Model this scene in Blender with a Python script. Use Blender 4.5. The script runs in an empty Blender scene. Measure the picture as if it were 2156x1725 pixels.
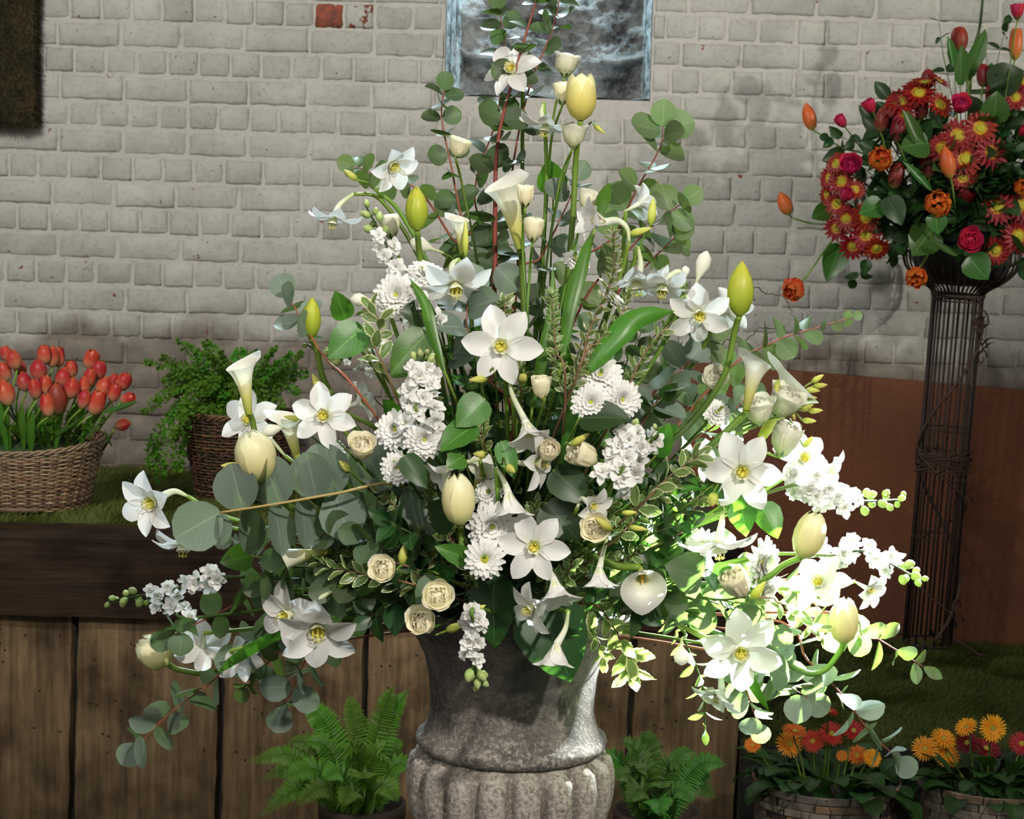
import bpy, math, random
from math import sin, cos, pi, radians, sqrt
from mathutils import Vector as V, Matrix as MX, noise
R_ = random.Random(7)
sc = bpy.context.scene
COL = sc.collection
# ------------------------------------------------------------ camera
F = 3900.0
CAM = V((0, 0, 1.9))
ROT = MX.Rotation(radians(90-5.56), 3, 'X') @ MX.Rotation(radians(1.5), 3, 'Z')
cd = bpy.data.cameras.new('camera'); cam = bpy.data.objects.new('camera', cd); COL.objects.link(cam)
cd.sensor_width = 36; cd.lens = F/2156*36; cd.clip_end = 60
cam.location = CAM; cam.rotation_euler = ROT.to_euler()
sc.camera = cam
cd.dof.use_dof = True; cd.dof.focus_distance = 2.85; cd.dof.aperture_fstop = 20
# ------------------------------------------------------------ world, lamps, exposure
w = bpy.data.worlds.new('world'); sc.world = w; w.use_nodes = True
w.node_tree.nodes['Background'].inputs[0].default_value = (1, .96, .90, 1)
w.node_tree.nodes['Background'].inputs[1].default_value = .24
sc.view_settings.view_transform = 'Standard'; sc.view_settings.look = 'None'
sc.view_settings.exposure = 0; sc.view_settings.gamma = 1; sc.view_settings.use_curve_mapping = False
sc.cycles.max_bounces = 6; sc.cycles.diffuse_bounces = 3; sc.cycles.transmission_bounces = 3; sc.cycles.glossy_bounces = 2
sc.cycles.sample_clamp_indirect = 4
def spot(name, loc, tgt, e, col, deg, blend=.4, r=.05):
    l = bpy.data.lights.new(name, 'SPOT'); l.energy = e; l.color = col; l.spot_size = radians(deg); l.spot_blend = blend; l.shadow_soft_size = r
    o = bpy.data.objects.new(name, l); COL.objects.link(o); o.location = loc
    o.rotation_euler = (V(tgt)-V(loc)).to_track_quat('-Z', 'Y').to_euler(); return o
def area(name, loc, tgt, e, col, sx, sy):
    l = bpy.data.lights.new(name, 'AREA'); l.energy = e; l.color = col; l.shape = 'RECTANGLE'; l.size = sx; l.size_y = sy
    o = bpy.data.objects.new(name, l); COL.objects.link(o); o.location = loc
    o.rotation_euler = (V(tgt)-V(loc)).to_track_quat('-Z', 'Y').to_euler(); return o
spot('key_spotlight', (1.5, -.6, 3.9), (0, 3, 1.35), 690, (1, .93, .84), 27, .5, .06)
spot('backlight_spotlight', (1.75, 4.75, 2.45), (.495, 3.0, 1.40), 19000, (.92, .99, 1), 12.6, .7, .05)
spot('cool_spotlight', (-.35, 5.6, 4.6), (-.1, 3.0, 1.5), 780, (.74, .93, 1), 36, .6, .08)
area('niche_lamp', (.15, 6.56, 3.15), (.15, 6.6, 2.3), 9, (.66, .9, 1), .5, .05)
spot('wall_spotlight', (-1.9, 1.2, 4.3), (-.95, 6.5, 2.1), 660, (1, .955, .88), 62, .9, .15)
spot('right_wall_spotlight', (3.8, 3.2, 3.05), (1.0, 6.5, 2.35), 300, (1, .95, .84), 34, .8, .04)
spot('gerbera_fill', (2.1, 1.6, 3.3), (1.32, 4.5, .55), 150, (1, .94, .84), 19, .8, .06)  # added lamp without a seen source, brightens the gerbera baskets
area('front_fill', (-1.2, .3, 3.6), (0, 5.2, 1.2), 58, (1, .95, .88), 1.6, 1.2)  # broad soft fill added from the front left, no such fixture known
# ------------------------------------------------------------ pixel rays
def ray(px, py): return ROT @ V((px-1078, 862.5-py, -F))
def PY(px, py, Y):
    d = ray(px, py); return CAM + d*(Y/d.y)
def PZ(px, py, z):
    d = ray(px, py); return CAM + d*((z-CAM.z)/d.z)
def S(n, Y): return n*Y/F
def vdir(x, y, z): return (ROT @ V((x, y, z))).normalized()       # right, up, towards the lens
# ------------------------------------------------------------ mesh builder
class M:
    def __init__(s): s.v = []; s.f = []; s.uv = []
    def add(s, t, mx=None):
        vs, fs, uv = t; n = len(s.v)
        s.v += [tuple(mx @ V(p)) for p in vs] if mx is not None else [tuple(p) for p in vs]
        s.f += [tuple(i+n for i in f) for f in fs]
        s.uv += uv if uv else [(0, 0)]*len(vs)
        return s
    def mesh(s, name='mesh', smooth=True, mat=None):
        me = bpy.data.meshes.new(name); me.from_pydata(s.v, [], s.f)
        ul = me.uv_layers.new(name='UVMap')
        idx = [0]*len(me.loops); me.loops.foreach_get('vertex_index', idx)
        flat = []
        for i in idx: flat += s.uv[i]
        ul.data.foreach_set('uv', flat)
        me.polygons.foreach_set('use_smooth', [smooth]*len(me.polygons))
        me.materials.append(mat); me.update(); return me
def interp(tab, u):
    for i in range(len(tab)-1):
        a, b = tab[i], tab[i+1]
        if u <= b[0]:
            t = (u-a[0])/(b[0]-a[0]); t = t*t*(3-2*t)*.5+t*.5
            return a[1]+(b[1]-a[1])*t
    return tab[-1][1]
def gridf(nu, nv): return [(i*(nv+1)+j, i*(nv+1)+j+1, (i+1)*(nv+1)+j+1, (i+1)*(nv+1)+j) for i in range(nu) for j in range(nv)]
def blade(L, W, tab, a0, a1, cup=0, nu=6, nv=4, ruf=0, seed=0, mid=0, twist=0):
    r = random.Random(seed); ph = r.random()*6; vs = []; uv = []; x = z = 0; a = radians(a0)
    for i in range(nu+1):
        u = i/nu
        if i:
            a = radians(a0+(a1-a0)*(u-.5/nu)); x += L/nu*cos(a); z += L/nu*sin(a)
        wd = W*.5*interp(tab, u); tw = twist*u
        for j in range(nv+1):
            t = 2*j/nv-1; h = cup*wd*t*t + ruf*L*abs(t)*sin(ph+u*9+t*2)*min(1, u*1.6) - mid*wd*(1-abs(t))
            y = t*wd
            yy = y*cos(tw)-h*sin(tw); hh = y*sin(tw)+h*cos(tw)
            vs.append((x-hh*sin(a), yy, z+hh*cos(a))); uv.append((u, j/nv))
    return vs, gridf(nu, nv), uv
def catmull(pts, n=6):
    pts = [V(p) for p in pts]
    if len(pts) == 2: return [pts[0].lerp(pts[1], i/n) for i in range(n+1)]
    P = [pts[0]*2-pts[1]]+pts+[pts[-1]*2-pts[-2]]; out = []
    for i in range(1, len(P)-2):
        a, b, c, d = P[i-1:i+3]
        for k in range(n):
            t = k/n; out.append(.5*((2*b)+(c-a)*t+(2*a-5*b+4*c-d)*t*t+(3*b-a-3*c+d)*t**3))
    out.append(pts[-1]); return out
def tube(pts, r0, r1=None, n=6, cap=True, rf=None):
    pts = [V(p) for p in pts]; r1 = r0 if r1 is None else r1; vs = []; fs = []; uv = []; m = len(pts)
    t = (pts[1]-pts[0]).normalized(); u = t.orthogonal().normalized()
    for i, p in enumerate(pts):
        t = (pts[min(i+1, m-1)]-pts[max(i-1, 0)])
        t = t.normalized() if t.length > 1e-9 else V((0, 0, 1))
        u = (u-t*u.dot(t)); u = u.normalized() if u.length > 1e-6 else t.orthogonal().normalized()
        b = t.cross(u); k = i/(m-1); r = rf(k) if rf else r0+(r1-r0)*k
        for j in range(n):
            a = 2*pi*j/n; vs.append(p+(u*cos(a)+b*sin(a))*r); uv.append((k, j/n))
    for i in range(m-1):
        for j in range(n): fs.append((i*n+j, i*n+(j+1) % n, (i+1)*n+(j+1) % n, (i+1)*n+j))
    if cap: fs.append(tuple(range(n))[::-1]); fs.append(tuple((m-1)*n+j for j in range(n)))
    return vs, fs, uv
def lathe(prof, n=24, fn=None, close=False):
    vs = []; fs = []; uv = []; m = len(prof)
    for i, (r, z) in enumerate(prof):
        for j in range(n):
            a = 2*pi*j/n; rr = fn(r, z, a, i) if fn else r
            vs.append((rr*cos(a), rr*sin(a), z)); uv.append((i/(m-1), j/n))
    for i in range(m-1):
        for j in range(n): fs.append((i*n+j, i*n+(j+1) % n, (i+1)*n+(j+1) % n, (i+1)*n+j))
    if close: fs.append(tuple(range(n))[::-1]); fs.append(tuple((m-1)*n+j for j in range(n)))
    return vs, fs, uv
def boxg(x0, x1, y0, y1, z0, z1):
    vs = [(x, y, z) for z in (z0, z1) for y in (y0, y1) for x in (x0, x1)]
    return vs, [(0, 2, 3, 1), (4, 5, 7, 6), (0, 1, 5, 4), (2, 6, 7, 3), (0, 4, 6, 2), (1, 3, 7, 5)], [(0, 0)]*8
def rbox(w, h, d, bev, jit, r, nx=4, nz=2):
    """brick-like block: front face towards -y, softened edges, slightly uneven; depth d behind the face"""
    xs = [-w/2, -w/2+bev]+[(-w/2+bev)+(w-2*bev)*i/nx for i in range(1, nx)]+[w/2-bev, w/2]
    zs = [-h/2, -h/2+bev]+[(-h/2+bev)+(h-2*bev)*i/nz for i in range(1, nz)]+[h/2-bev, h/2]
    vs = []; uv = []
    for i, z in enumerate(zs):
        for j, x in enumerate(xs):
            e = (i in (0, len(zs)-1)) or (j in (0, len(xs)-1))
            y = bev*.35+r.random()*jit*.4 if e else -r.random()*jit
            vs.append((x+r.uniform(-1, 1)*jit*.7, y+r.uniform(-1, 1)*jit*.25, z+r.uniform(-1, 1)*jit*.7)); uv.append((j/(len(xs)-1), i/(len(zs)-1)))
    a, b = len(xs)-1, len(zs)-1; fs = [(i*(a+1)+j, i*(a+1)+j+1, (i+1)*(a+1)+j+1, (i+1)*(a+1)+j) for i in range(b) for j in range(a)]
    ring = list(range(a+1))+[(i+1)*(a+1)-1 for i in range(1, b+1)]+[b*(a+1)+j for j in range(a-1, -1, -1)]+[i*(a+1) for i in range(b-1, 0, -1)]
    n = len(vs)
    for k in ring: vs.append((vs[k][0], d, vs[k][2])); uv.append(uv[k])
    m = len(ring)
    for k in range(m): fs.append((ring[k], n+k, n+(k+1) % m, ring[(k+1) % m]))
    fs.append(tuple(n+k for k in range(m)))
    return vs, fs, uv
# ------------------------------------------------------------ objects
def link(name, me, parent=None, mw=None, base=None, mat=None, kind=None, label=None):
    o = bpy.data.objects.new(name, me); COL.objects.link(o)
    if mat is not None and me is not None and me.materials and me.materials[0] is not mat:
        o.material_slots[0].link = 'OBJECT'; o.material_slots[0].material = mat
    mw = mw if mw is not None else MX.Identity(4)
    if parent is not None:
        o.parent = parent; b = V(parent['_b']) if '_b' in parent else V((0, 0, 0))
        mw = MX.Translation(-b) @ mw
    o.matrix_local = mw
    if kind: o['kind'] = kind
    if label: o['label'] = label
    return o
ROOTS = []
def thing(name, label, cat, base, group=None):
    o = bpy.data.objects.new(name, None); COL.objects.link(o); o.location = base; o.empty_display_size = .02
    o['_b'] = tuple(base); o['label'] = label; o['category'] = cat
    if group: o['group'] = group
    ROOTS.append(o); return o
def frame(pos, z, roll=0, s=1.0, up=None):
    z = V(z).normalized(); up = up if up is not None else vdir(0, 1, 0)
    x = up.cross(z)
    if x.length < 1e-3: x = V((1, 0, 0))
    x.normalize(); y = z.cross(x)
    m = MX((x, y, z)).transposed().to_4x4() @ MX.Rotation(radians(roll), 4, 'Z')
    return MX.Translation(pos) @ m @ MX.Scale(s, 4)
def RZ(a): return MX.Rotation(radians(a), 4, 'Z')
def RX(a): return MX.Rotation(radians(a), 4, 'X')
def RY(a): return MX.Rotation(radians(a), 4, 'Y')
def T(x, y, z): return MX.Translation((x, y, z))
# ------------------------------------------------------------ materials
def nt(name):
    m = bpy.data.materials.new(name); m.use_nodes = True; n = m.node_tree.nodes; l = m.node_tree.links
    return m, n, l, n['Principled BSDF'], n['Material Output']
def ramp(n, l, fac, stops):
    r = n.new('ShaderNodeValToRGB'); e = r.color_ramp.elements
    while len(e) < len(stops): e.new(.5)
    for i, (p, c) in enumerate(stops): e[i].position = p; e[i].color = (*c, 1)
    l.new(fac, r.inputs[0]); return r.outputs[0]
def noi(n, l, scale, detail=3, vec=None, rough=.5):
    t = n.new('ShaderNodeTexNoise'); t.inputs['Scale'].default_value = scale; t.inputs['Detail'].default_value = detail; t.inputs['Roughness'].default_value = rough
    if vec is not None: l.new(vec, t.inputs['Vector'])
    return t.outputs['Fac']
def mixc(n, l, fac, a, b, mode='MIX'):
    m = n.new('ShaderNodeMix'); m.data_type = 'RGBA'; m.blend_type = mode
    for i, s in ((0, fac), (6, a), (7, b)):
        if hasattr(s, 'is_output'): l.new(s, m.inputs[i])
        elif i == 0: m.inputs[0].default_value = s
        else: m.inputs[i].default_value = (*s, 1)
    return m.outputs[2]
def bump(n, l, h, p, dist=.01, st=.5):
    b = n.new('ShaderNodeBump'); b.inputs['Distance'].default_value = dist; b.inputs['Strength'].default_value = st
    l.new(h, b.inputs['Height']); l.new(b.outputs[0], p.inputs['Normal']); return b.outputs[0]
def objco(n): return n.new('ShaderNodeTexCoord').outputs['Object']
def position(n): return n.new('ShaderNodeNewGeometry').outputs['Position']
def uvx(n, l):
    u = n.new('ShaderNodeTexCoord').outputs['UV']; s = n.new('ShaderNodeSeparateXYZ'); l.new(u, s.inputs[0]); return s.outputs[0], s.outputs[1]
def maths(n, l, op, a, b=None, c=None):
    m = n.new('ShaderNodeMath'); m.operation = op
    for i, s in enumerate((a, b, c)):
        if s is None: continue
        if hasattr(s, 'is_output'): l.new(s, m.inputs[i])
        else: m.inputs[i].default_value = s
    return m.outputs[0]
def organic(name, stops, transl=.3, rough=.5, tcol=None, vary=.06, edge=None, vein=0, spec=.4, mott=0):
    """petal or leaf: colour runs along the blade (UV x), partly translucent"""
    m, n, l, p, out = nt(name); ux, uy = uvx(n, l)
    c = ramp(n, l, ux, stops)
    if edge or vein:
        d = maths(n, l, 'ABSOLUTE', maths(n, l, 'SUBTRACT', uy, .5))
    if vein:
        vv = maths(n, l, 'LESS_THAN', d, .022)
        w2 = maths(n, l, 'SINE', maths(n, l, 'MULTIPLY_ADD', ux, 46., maths(n, l, 'MULTIPLY', d, -42.)))
        vv = maths(n, l, 'MAXIMUM', vv, maths(n, l, 'MULTIPLY', maths(n, l, 'GREATER_THAN', w2, .93), .45))
        c = mixc(n, l, maths(n, l, 'MULTIPLY', vv, vein), c, tuple(min(1, x*2.2+.05) for x in stops[-1][1]))
    if edge:
        nz = noi(n, l, 9, 2, n.new('ShaderNodeTexCoord').outputs['UV'])
        g = maths(n, l, 'GREATER_THAN', maths(n, l, 'MULTIPLY_ADD', nz, .16, d), .47)
        g2 = maths(n, l, 'GREATER_THAN', ux, .93); c = mixc(n, l, maths(n, l, 'MAXIMUM', g, g2), c, edge)
    if mott: c = mixc(n, l, maths(n, l, 'MULTIPLY', noi(n, l, 60, 3, objco(n)), mott), c, (0, 0, 0))
    oi = n.new('ShaderNodeObjectInfo').outputs['Random']
    h = n.new('ShaderNodeHueSaturation'); l.new(c, h.inputs['Color'])
    l.new(maths(n, l, 'MULTIPLY_ADD', oi, vary*5, 1-vary*2.5), h.inputs['Value'])
    l.new(maths(n, l, 'MULTIPLY_ADD', oi, vary*.35, .5-vary*.17), h.inputs['Hue'])
    c = h.outputs[0]; l.new(c, p.inputs['Base Color']); p.inputs['Roughness'].default_value = rough; p.inputs['Specular IOR Level'].default_value = spec
    tr = n.new('ShaderNodeBsdfTranslucent')
    if tcol: l.new(mixc(n, l, .7, c, tcol), tr.inputs[0])
    else: l.new(c, tr.inputs[0])
    mx = n.new('ShaderNodeMixShader'); mx.inputs[0].default_value = transl
    l.new(p.outputs[0], mx.inputs[1]); l.new(tr.outputs[0], mx.inputs[2]); l.new(mx.outputs[0], out.inputs[0]); return m
def plain(name, col, rough=.6, metal=0, nscale=0, amt=.3, bmp=0, col2=None):
    m, n, l, p, out = nt(name); p.inputs['Roughness'].default_value = rough; p.inputs['Metallic'].default_value = metal
    if nscale:
        f = noi(n, l, nscale, 4, objco(n)); c = ramp(n, l, f, [(.3, col2 or tuple(x*(1-amt) for x in col)), (.7, col)]); l.new(c, p.inputs['Base Color'])
        if bmp: bump(n, l, f, p, bmp, .6)
    else: p.inputs['Base Color'].default_value = (*col, 1)
    return m
W1 = (.86, .86, .82)
MAT = dict(
 white=organic('white_petal', [(0, (.80, .83, .70)), (.25, W1), (1, (.88, .88, .86))], .38, .45, vary=.02),
 corona=organic('corona', [(0, (.66, .70, .14)), (.5, (.82, .84, .50)), (1, (.9, .9, .84))], .3, .5, vary=.02),
 yellow=organic('yellow_stamen', [(0, (.66, .62, .08)), (1, (.86, .78, .16))], .2, .5, vary=.02),
 tube=organic('lily_tube', [(0, (.85, .86, .78)), (1, (.62, .70, .36))], .3, .45, vary=.02),
 pgreen=organic('pale_green_bud', [(0, (.22, .34, .08)), (.6, (.45, .55, .20)), (1, (.60, .66, .32))], .25, .5, vary=.08),
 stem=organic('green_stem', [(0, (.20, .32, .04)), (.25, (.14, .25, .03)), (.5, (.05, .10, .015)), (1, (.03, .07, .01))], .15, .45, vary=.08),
 dstem=organic('dark_stem', [(0, (.08, .17, .03)), (1, (.05, .10, .02))], .1, .5, vary=.08),
 twig=organic('brown_twig', [(0, (.22, .12, .06)), (1, (.13, .07, .04))], .0, .6, vary=.08),
 redtwig=organic('red_twig', [(0, (.12, .05, .03)), (.3, (.26, .06, .04)), (1, (.22, .06, .035))], .0, .5, vary=.08),
 blacktwig=organic('black_twig', [(0, (.03, .02, .02)), (1, (.04, .025, .02))], .0, .6, vary=.08),
 tulip=organic('cream_tulip', [(0, (.62, .66, .25)), (.3, (.80, .74, .38)), (.75, (.84, .80, .52)), (1, (.86, .84, .62))], .35, .4, vary=.03),
 tulipy=organic('yellow_tulip', [(0, (.70, .64, .15)), (.4, (.80, .72, .22)), (1, (.86, .82, .50))], .4, .4, vary=.02),
 tulipg=organic('green_tulip', [(0, (.34, .46, .04)), (.5, (.50, .56, .05)), (1, (.62, .62, .08))], .35, .4, vary=.03),
 calla=organic('calla_spathe', [(0, (.35, .42, .05)), (.3, (.68, .66, .22)), (.6, (.86, .85, .68)), (1, (.88, .88, .82))], .35, .4, vary=.02),
 lisi=organic('cream_petal', [(0, (.80, .80, .46)), (.3, (.95, .89, .58)), (1, (.97, .93, .72))], .36, .5, vary=.03),
 lisiw=organic('pale_petal', [(0, (.62, .68, .30)), (.35, (.84, .83, .58)), (1, (.88, .87, .76))], .4, .5, vary=.03),
 budy=organic('green_yellow_bud', [(0, (.28, .38, .05)), (.4, (.60, .62, .12)), (1, (.72, .70, .20))], .3, .5, vary=.05),
 budw=organic('white_bud', [(0, (.50, .58, .22)), (.35, (.84, .84, .72)), (1, (.86, .86, .76))], .3, .5, vary=.02),
 chrys=organic('white_ray_petal', [(0, (.74, .76, .40)), (.3, (.86, .86, .80)), (1, (.90, .90, .88))], .35, .5, vary=.02),
 chrysc=plain('yellow_green_centre', (.66, .64, .06), .7, 0, 120, .3, .002, (.30, .38, .03)),
 stock=organic('stock_petal', [(0, (.62, .70, .30)), (.3, (.86, .86, .82)), (1, (.88, .88, .86))], .38, .5, vary=.03),
 euc=organic('eucalyptus_leaf', [(0, (.10, .155, .07)), (1, (.12, .175, .085))], .26, .5, (.30, .46, .05), .11, vein=.25, spec=.35),
 eucg=organic('grey_eucalyptus_leaf', [(0, (.12, .165, .13)), (1, (.14, .185, .15))], .2, .5, (.32, .48, .10), .08, vein=.25, spec=.4),
 eucd=organic('dark_eucalyptus_leaf', [(0, (.05, .085, .04)), (1, (.065, .10, .05))], .22, .5, (.22, .42, .06), .14, vein=.2, spec=.35),
 salal=organic('glossy_leaf', [(0, (.035, .12, .01)), (1, (.05, .15, .014))], .22, .4, (.18, .46, .02), .14, vein=.5, spec=.5),
 dark=organic('dark_leaf', [(0, (.012, .042, .008)), (1, (.018, .058, .01))], .15, .42, (.08, .25, .02), .15, vein=.4, spec=.45),
 strap=organic('strap_leaf', [(0, (.05, .15, .015)), (1, (.07, .19, .02))], .3, .35, (.20, .50, .03), .1, spec=.4),
 pitt=organic('variegated_leaf', [(0, (.11, .17, .05)), (1, (.13, .19, .06))], .25, .3, (.35, .5, .08), .12, edge=(.62, .64, .36), vein=.3),
 foam=plain('floral_foam', (.02, .05, .015), .9),
 fern=organic('fern_leaflet', [(0, (.08, .20, .012)), (1, (.14, .32, .02))], .3, .45, (.15, .5, .02), .1),
 fernd=organic('dark_fern_leaflet', [(0, (.035, .13, .012)), (1, (.06, .20, .015))], .25, .5, (.1, .35, .02), .12),
 bush=organic('bushy_leaflet', [(0, (.05, .15, .010)), (1, (.10, .25, .015))], .25, .5, (.15, .35, .02), .14),
 orange=organic('orange_tulip_petal', [(0, (.45, .40, .08)), (.2, (.70, .20, .06)), (.7, (.72, .13, .03)), (1, (.75, .18, .04))], .3, .4, vary=.03),
 coral=organic('coral_tulip_petal', [(0, (.62, .50, .24)), (.2, (.68, .26, .16)), (.55, (.58, .06, .04)), (.85, (.56, .04, .03)), (1, (.70, .16, .05))], .3, .4, vary=.06),
 redt=organic('red_tulip_petal', [(0, (.20, .16, .06)), (.25, (.20, .03, .025)), (.8, (.26, .012, .012)), (1, (.36, .05, .02))], .2, .45, vary=.08),
 redd=organic('red_daisy_petal', [(0, (.70, .45, .03)), (.22, (.62, .30, .02)), (.36, (.26, .010, .008)), (1, (.30, .012, .008))], .2, .5, vary=.05),
 goldc=plain('gold_centre', (.60, .50, .03), .8, 0, 200, .3, .002, (.35, .36, .03)),
 pink=organic('pink_rose_petal', [(0, (.40, .20, .10)), (.3, (.50, .02, .07)), (1, (.60, .025, .10))], .3, .5, vary=.08),
 parrot=organic('parrot_tulip_petal', [(0, (.55, .2, .02)), (.5, (.75, .10, .02)), (1, (.70, .22, .03))], .3, .5, vary=.06),
 gorange=organic('orange_gerbera_petal', [(0, (.80, .24, .02)), (.4, (.90, .32, .01)), (1, (.95, .45, .02))], .3, .5, vary=.04),
 gred=organic('red_gerbera_petal', [(0, (.50, .03, .03)), (1, (.60, .025, .02))], .3, .5, vary=.04),
 gdark=organic('crimson_gerbera_petal', [(0, (.20, .01, .02)), (1, (.30, .012, .03))], .3, .5, vary=.04),
 gflame=organic('flame_gerbera_petal', [(0, (.80, .30, .02)), (.4, (.75, .14, .02)), (1, (.85, .30, .02))], .3, .5, vary=.04),
 gcen=plain('gerbera_centre', (.62, .42, .04), .8, 0, 200, .3, .002, (.35, .36, .04)),
 gleaf=organic('gerbera_leaf', [(0, (.016, .052, .008)), (1, (.022, .07, .010))], .2, .55, (.1, .3, .02), .12, vein=.5),
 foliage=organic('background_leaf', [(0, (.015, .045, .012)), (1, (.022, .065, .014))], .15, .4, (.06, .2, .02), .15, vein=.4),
 foliagel=organic('bright_background_leaf', [(0, (.03, .095, .014)), (1, (.04, .115, .018))], .2, .35, (.1, .3, .02), .1, vein=.5),  # brighter green used for most single leaves
 iron=plain('rusted_iron', (.055, .032, .024), .7, .3, 60, .5, .001, (.025, .018, .016)),
 vine=plain('rusted_vine', (.09, .045, .03), .8, .1, 80, .5, .002),
)
# ============================================================ structure
HL = .828; HR = .472                                  # drop of the two turf levels is measured from the lens height + roll
ZL = PY(330, 985, 6.5).z; ZR = PY(1800, 1338, 6.5).z   # turf levels at the wall foot
def zfront(px, z, lo, hi, yt):                         # depth at which the turf edge falls on image row yt
    return PZ(px, yt, z).y
YFL = PZ(250, 1124, ZL).y; YFR = PZ(1750, 1572, ZR).y
YW = 6.5
def struct(name, t, mat, smooth=False, parent=None, kind='structure'):
    o = link(name, (t if isinstance(t, M) else M().add(t)).mesh(name, smooth, mat), parent)
    if kind and parent is None: o['kind'] = kind
    return o
# wall paint
def paint(name, chipped=0, lighter=0):
    m, n, l, p, out = nt(name); co = position(n); s = n.new('ShaderNodeSeparateXYZ'); l.new(co, s.inputs[0])
    oc = objco(n); oi = n.new('ShaderNodeObjectInfo').outputs['Random']
    base = ramp(n, l, noi(n, l, 5, 4, co, .6), [(.3, (.34, .34, .31)), (.55, (.44, .44, .405)), (.75, (.50, .50, .47))])
    base = mixc(n, l, .5+lighter, base, (.50, .485, .45)) if lighter else base
    fine = ramp(n, l, noi(n, l, 55, 5, co, .7), [(.30, (.62, .60, .56)), (.5, (1, 1, 1)), (1, (1, 1, 1))])
    base = mixc(n, l, .55, base, mixc(n, l, 1, base, fine, 'MULTIPLY'))
    # old dirt and bare brown brick low on the left part of the wall
    low = maths(n, l, 'MULTIPLY_ADD', noi(n, l, 3.2, 4, co), .5, s.outputs[2])
    f = n.new('ShaderNodeMapRange'); f.inputs[1].default_value = ZL+.76; f.inputs[2].default_value = ZL+.66; l.new(low, f.inputs[0])
    base = mixc(n, l, maths(n, l, 'MULTIPLY', f.outputs[0], .92), base, ramp(n, l, noi(n, l, 14, 4, co), [(.3, (.10, .085, .07)), (.7, (.23, .19, .15))]))
    # chips down to red brick
    ch = maths(n, l, 'GREATER_THAN', noi(n, l, 21, 5, co, .62), .705 if not chipped else chipped)
    red = ramp(n, l, noi(n, l, 30, 4, co), [(.35, (.10, .035, .025)), (.65, (.30, .065, .03))])
    base = mixc(n, l, ch, base, red)
    spk = maths(n, l, 'GREATER_THAN', noi(n, l, 70, 2, co), .735); base = mixc(n, l, maths(n, l, 'MULTIPLY', spk, .7), base, (.06, .05, .045))
    h = n.new('ShaderNodeHueSaturation'); l.new(base, h.inputs['Color']); l.new(maths(n, l, 'MULTIPLY_ADD', oi, .14, .93), h.inputs['Value'])
    l.new(h.outputs[0], p.inputs['Base Color']); p.inputs['Roughness'].default_value = .75
    hh = maths(n, l, 'SUBTRACT', maths(n, l, 'MULTIPLY_ADD', noi(n, l, 38, 5, co, .6), .6, noi(n, l, 9, 3, co)), ch)
    bump(n, l, hh, p, .006, .8); return m
PAINT = paint('painted_brick'); PAINTM = paint('painted_mortar', 0, .2); CHIP = paint('chipped_brick', .34); CHIP2 = paint('part_chipped_brick', .54)
floor_ = struct('floor', boxg(-6, 6, -1.5, 7.0, -.1, 0), plain('dark_floor', (.035, .028, .022), .8, 0, 4, .4))
# back wall: mortar bed with an opening for the niche, bricks proud of it
nx0 = PY(938, 100, YW).x; nx1 = PY(1372, 100, YW).x; nz0 = PY(1155, 207, YW).z
wall = thing('wall_back', 'whitewashed old brick wall behind the flowers', 'wall', (0, YW, 0)); del wall['category']; ROOTS.pop()
wall['kind'] = 'structure'
bed = M()
bed.add(boxg(-2.6, nx0, YW, YW+.1, 0, 3.5)).add(boxg(nx1, 2.6, YW, YW+.1, 0, 3.5)).add(boxg(nx0, nx1, YW, YW+.1, 0, nz0)).add(boxg(-2.6, 2.6, YW+.24, YW+.3, 0, 3.5)).add(boxg(nx0, nx1, YW, YW+.1, 3.2, 3.5))
link('mortar', bed.mesh('mortar', False, PAINTM), wall)
HP = .0915; HD = .1075
hv = [M().add(rbox(HD-.009, HP-.0105, .03, .010, .0032, random.Random(i))).mesh('brick_header', True, PAINT) for i in range(7)]
sv = [M().add(rbox(HD*2-.010, HP-.0115, .03, .011, .0036, random.Random(i+50), 7)).mesh('brick_stretcher', True, PAINT) for i in range(7)]
zr0 = PY(83, 40, YW).z                              # a bed joint
cand = []
k = -3
rb = random.Random(3)
SL = -math.tan(radians(.45))
for row in range(-7, 24):
    header = row % 2 == 0
    zc = zr0 - HP*(row-.5)
    wd = HD if header else HD*2
    x = -2.25 + (wd*.5 if header else 0) + rb.uniform(-.02, .02)
    while x < 2.3:
        jw = wd*(1+rb.uniform(-.06, .06)) if not (header and rb.random() < .06) else wd*1.25
        xc = x+jw/2; x += jw
        z = zc+(xc+1.6)*SL + rb.uniform(-.0025, .0025)
        if xc+jw/2 > nx0-.0 and xc-jw/2 < nx1+.0 and z+HP/2 > nz0+.004: 
            # cut bricks beside the opening
            if xc < (nx0+nx1)/2 and xc-jw/2 < nx0-.02: a, b = xc-jw/2, nx0-.004
            elif xc > (nx0+nx1)/2 and xc+jw/2 > nx1+.02: a, b = nx1+.004, xc+jw/2
            else: continue
            xc, jw = (a+b)/2, b-a
        q = V((xc, YW, z))
        loc = ROT.transposed() @ (q-CAM); px = 1078-loc.x/loc.z*F; py = 862.5+loc.y/loc.z*F
        if px < -140 or px > 2290 or py < -70 or py > 1040: continue
        if px > 1760 and py > 860 or (px > 1450 and py > 890): continue
        hid = (760 < px < 1500 and py > 470) or (px < 90 and py < 250) or (820 < px < 1420 and py > 330) or (px > 1860 and 200 < py < 540)
        cand.append((1 if (hid or px < -60 or px > 2215 or py < -10) else 0, xc, z, jw, header, px, py))
        
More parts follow.
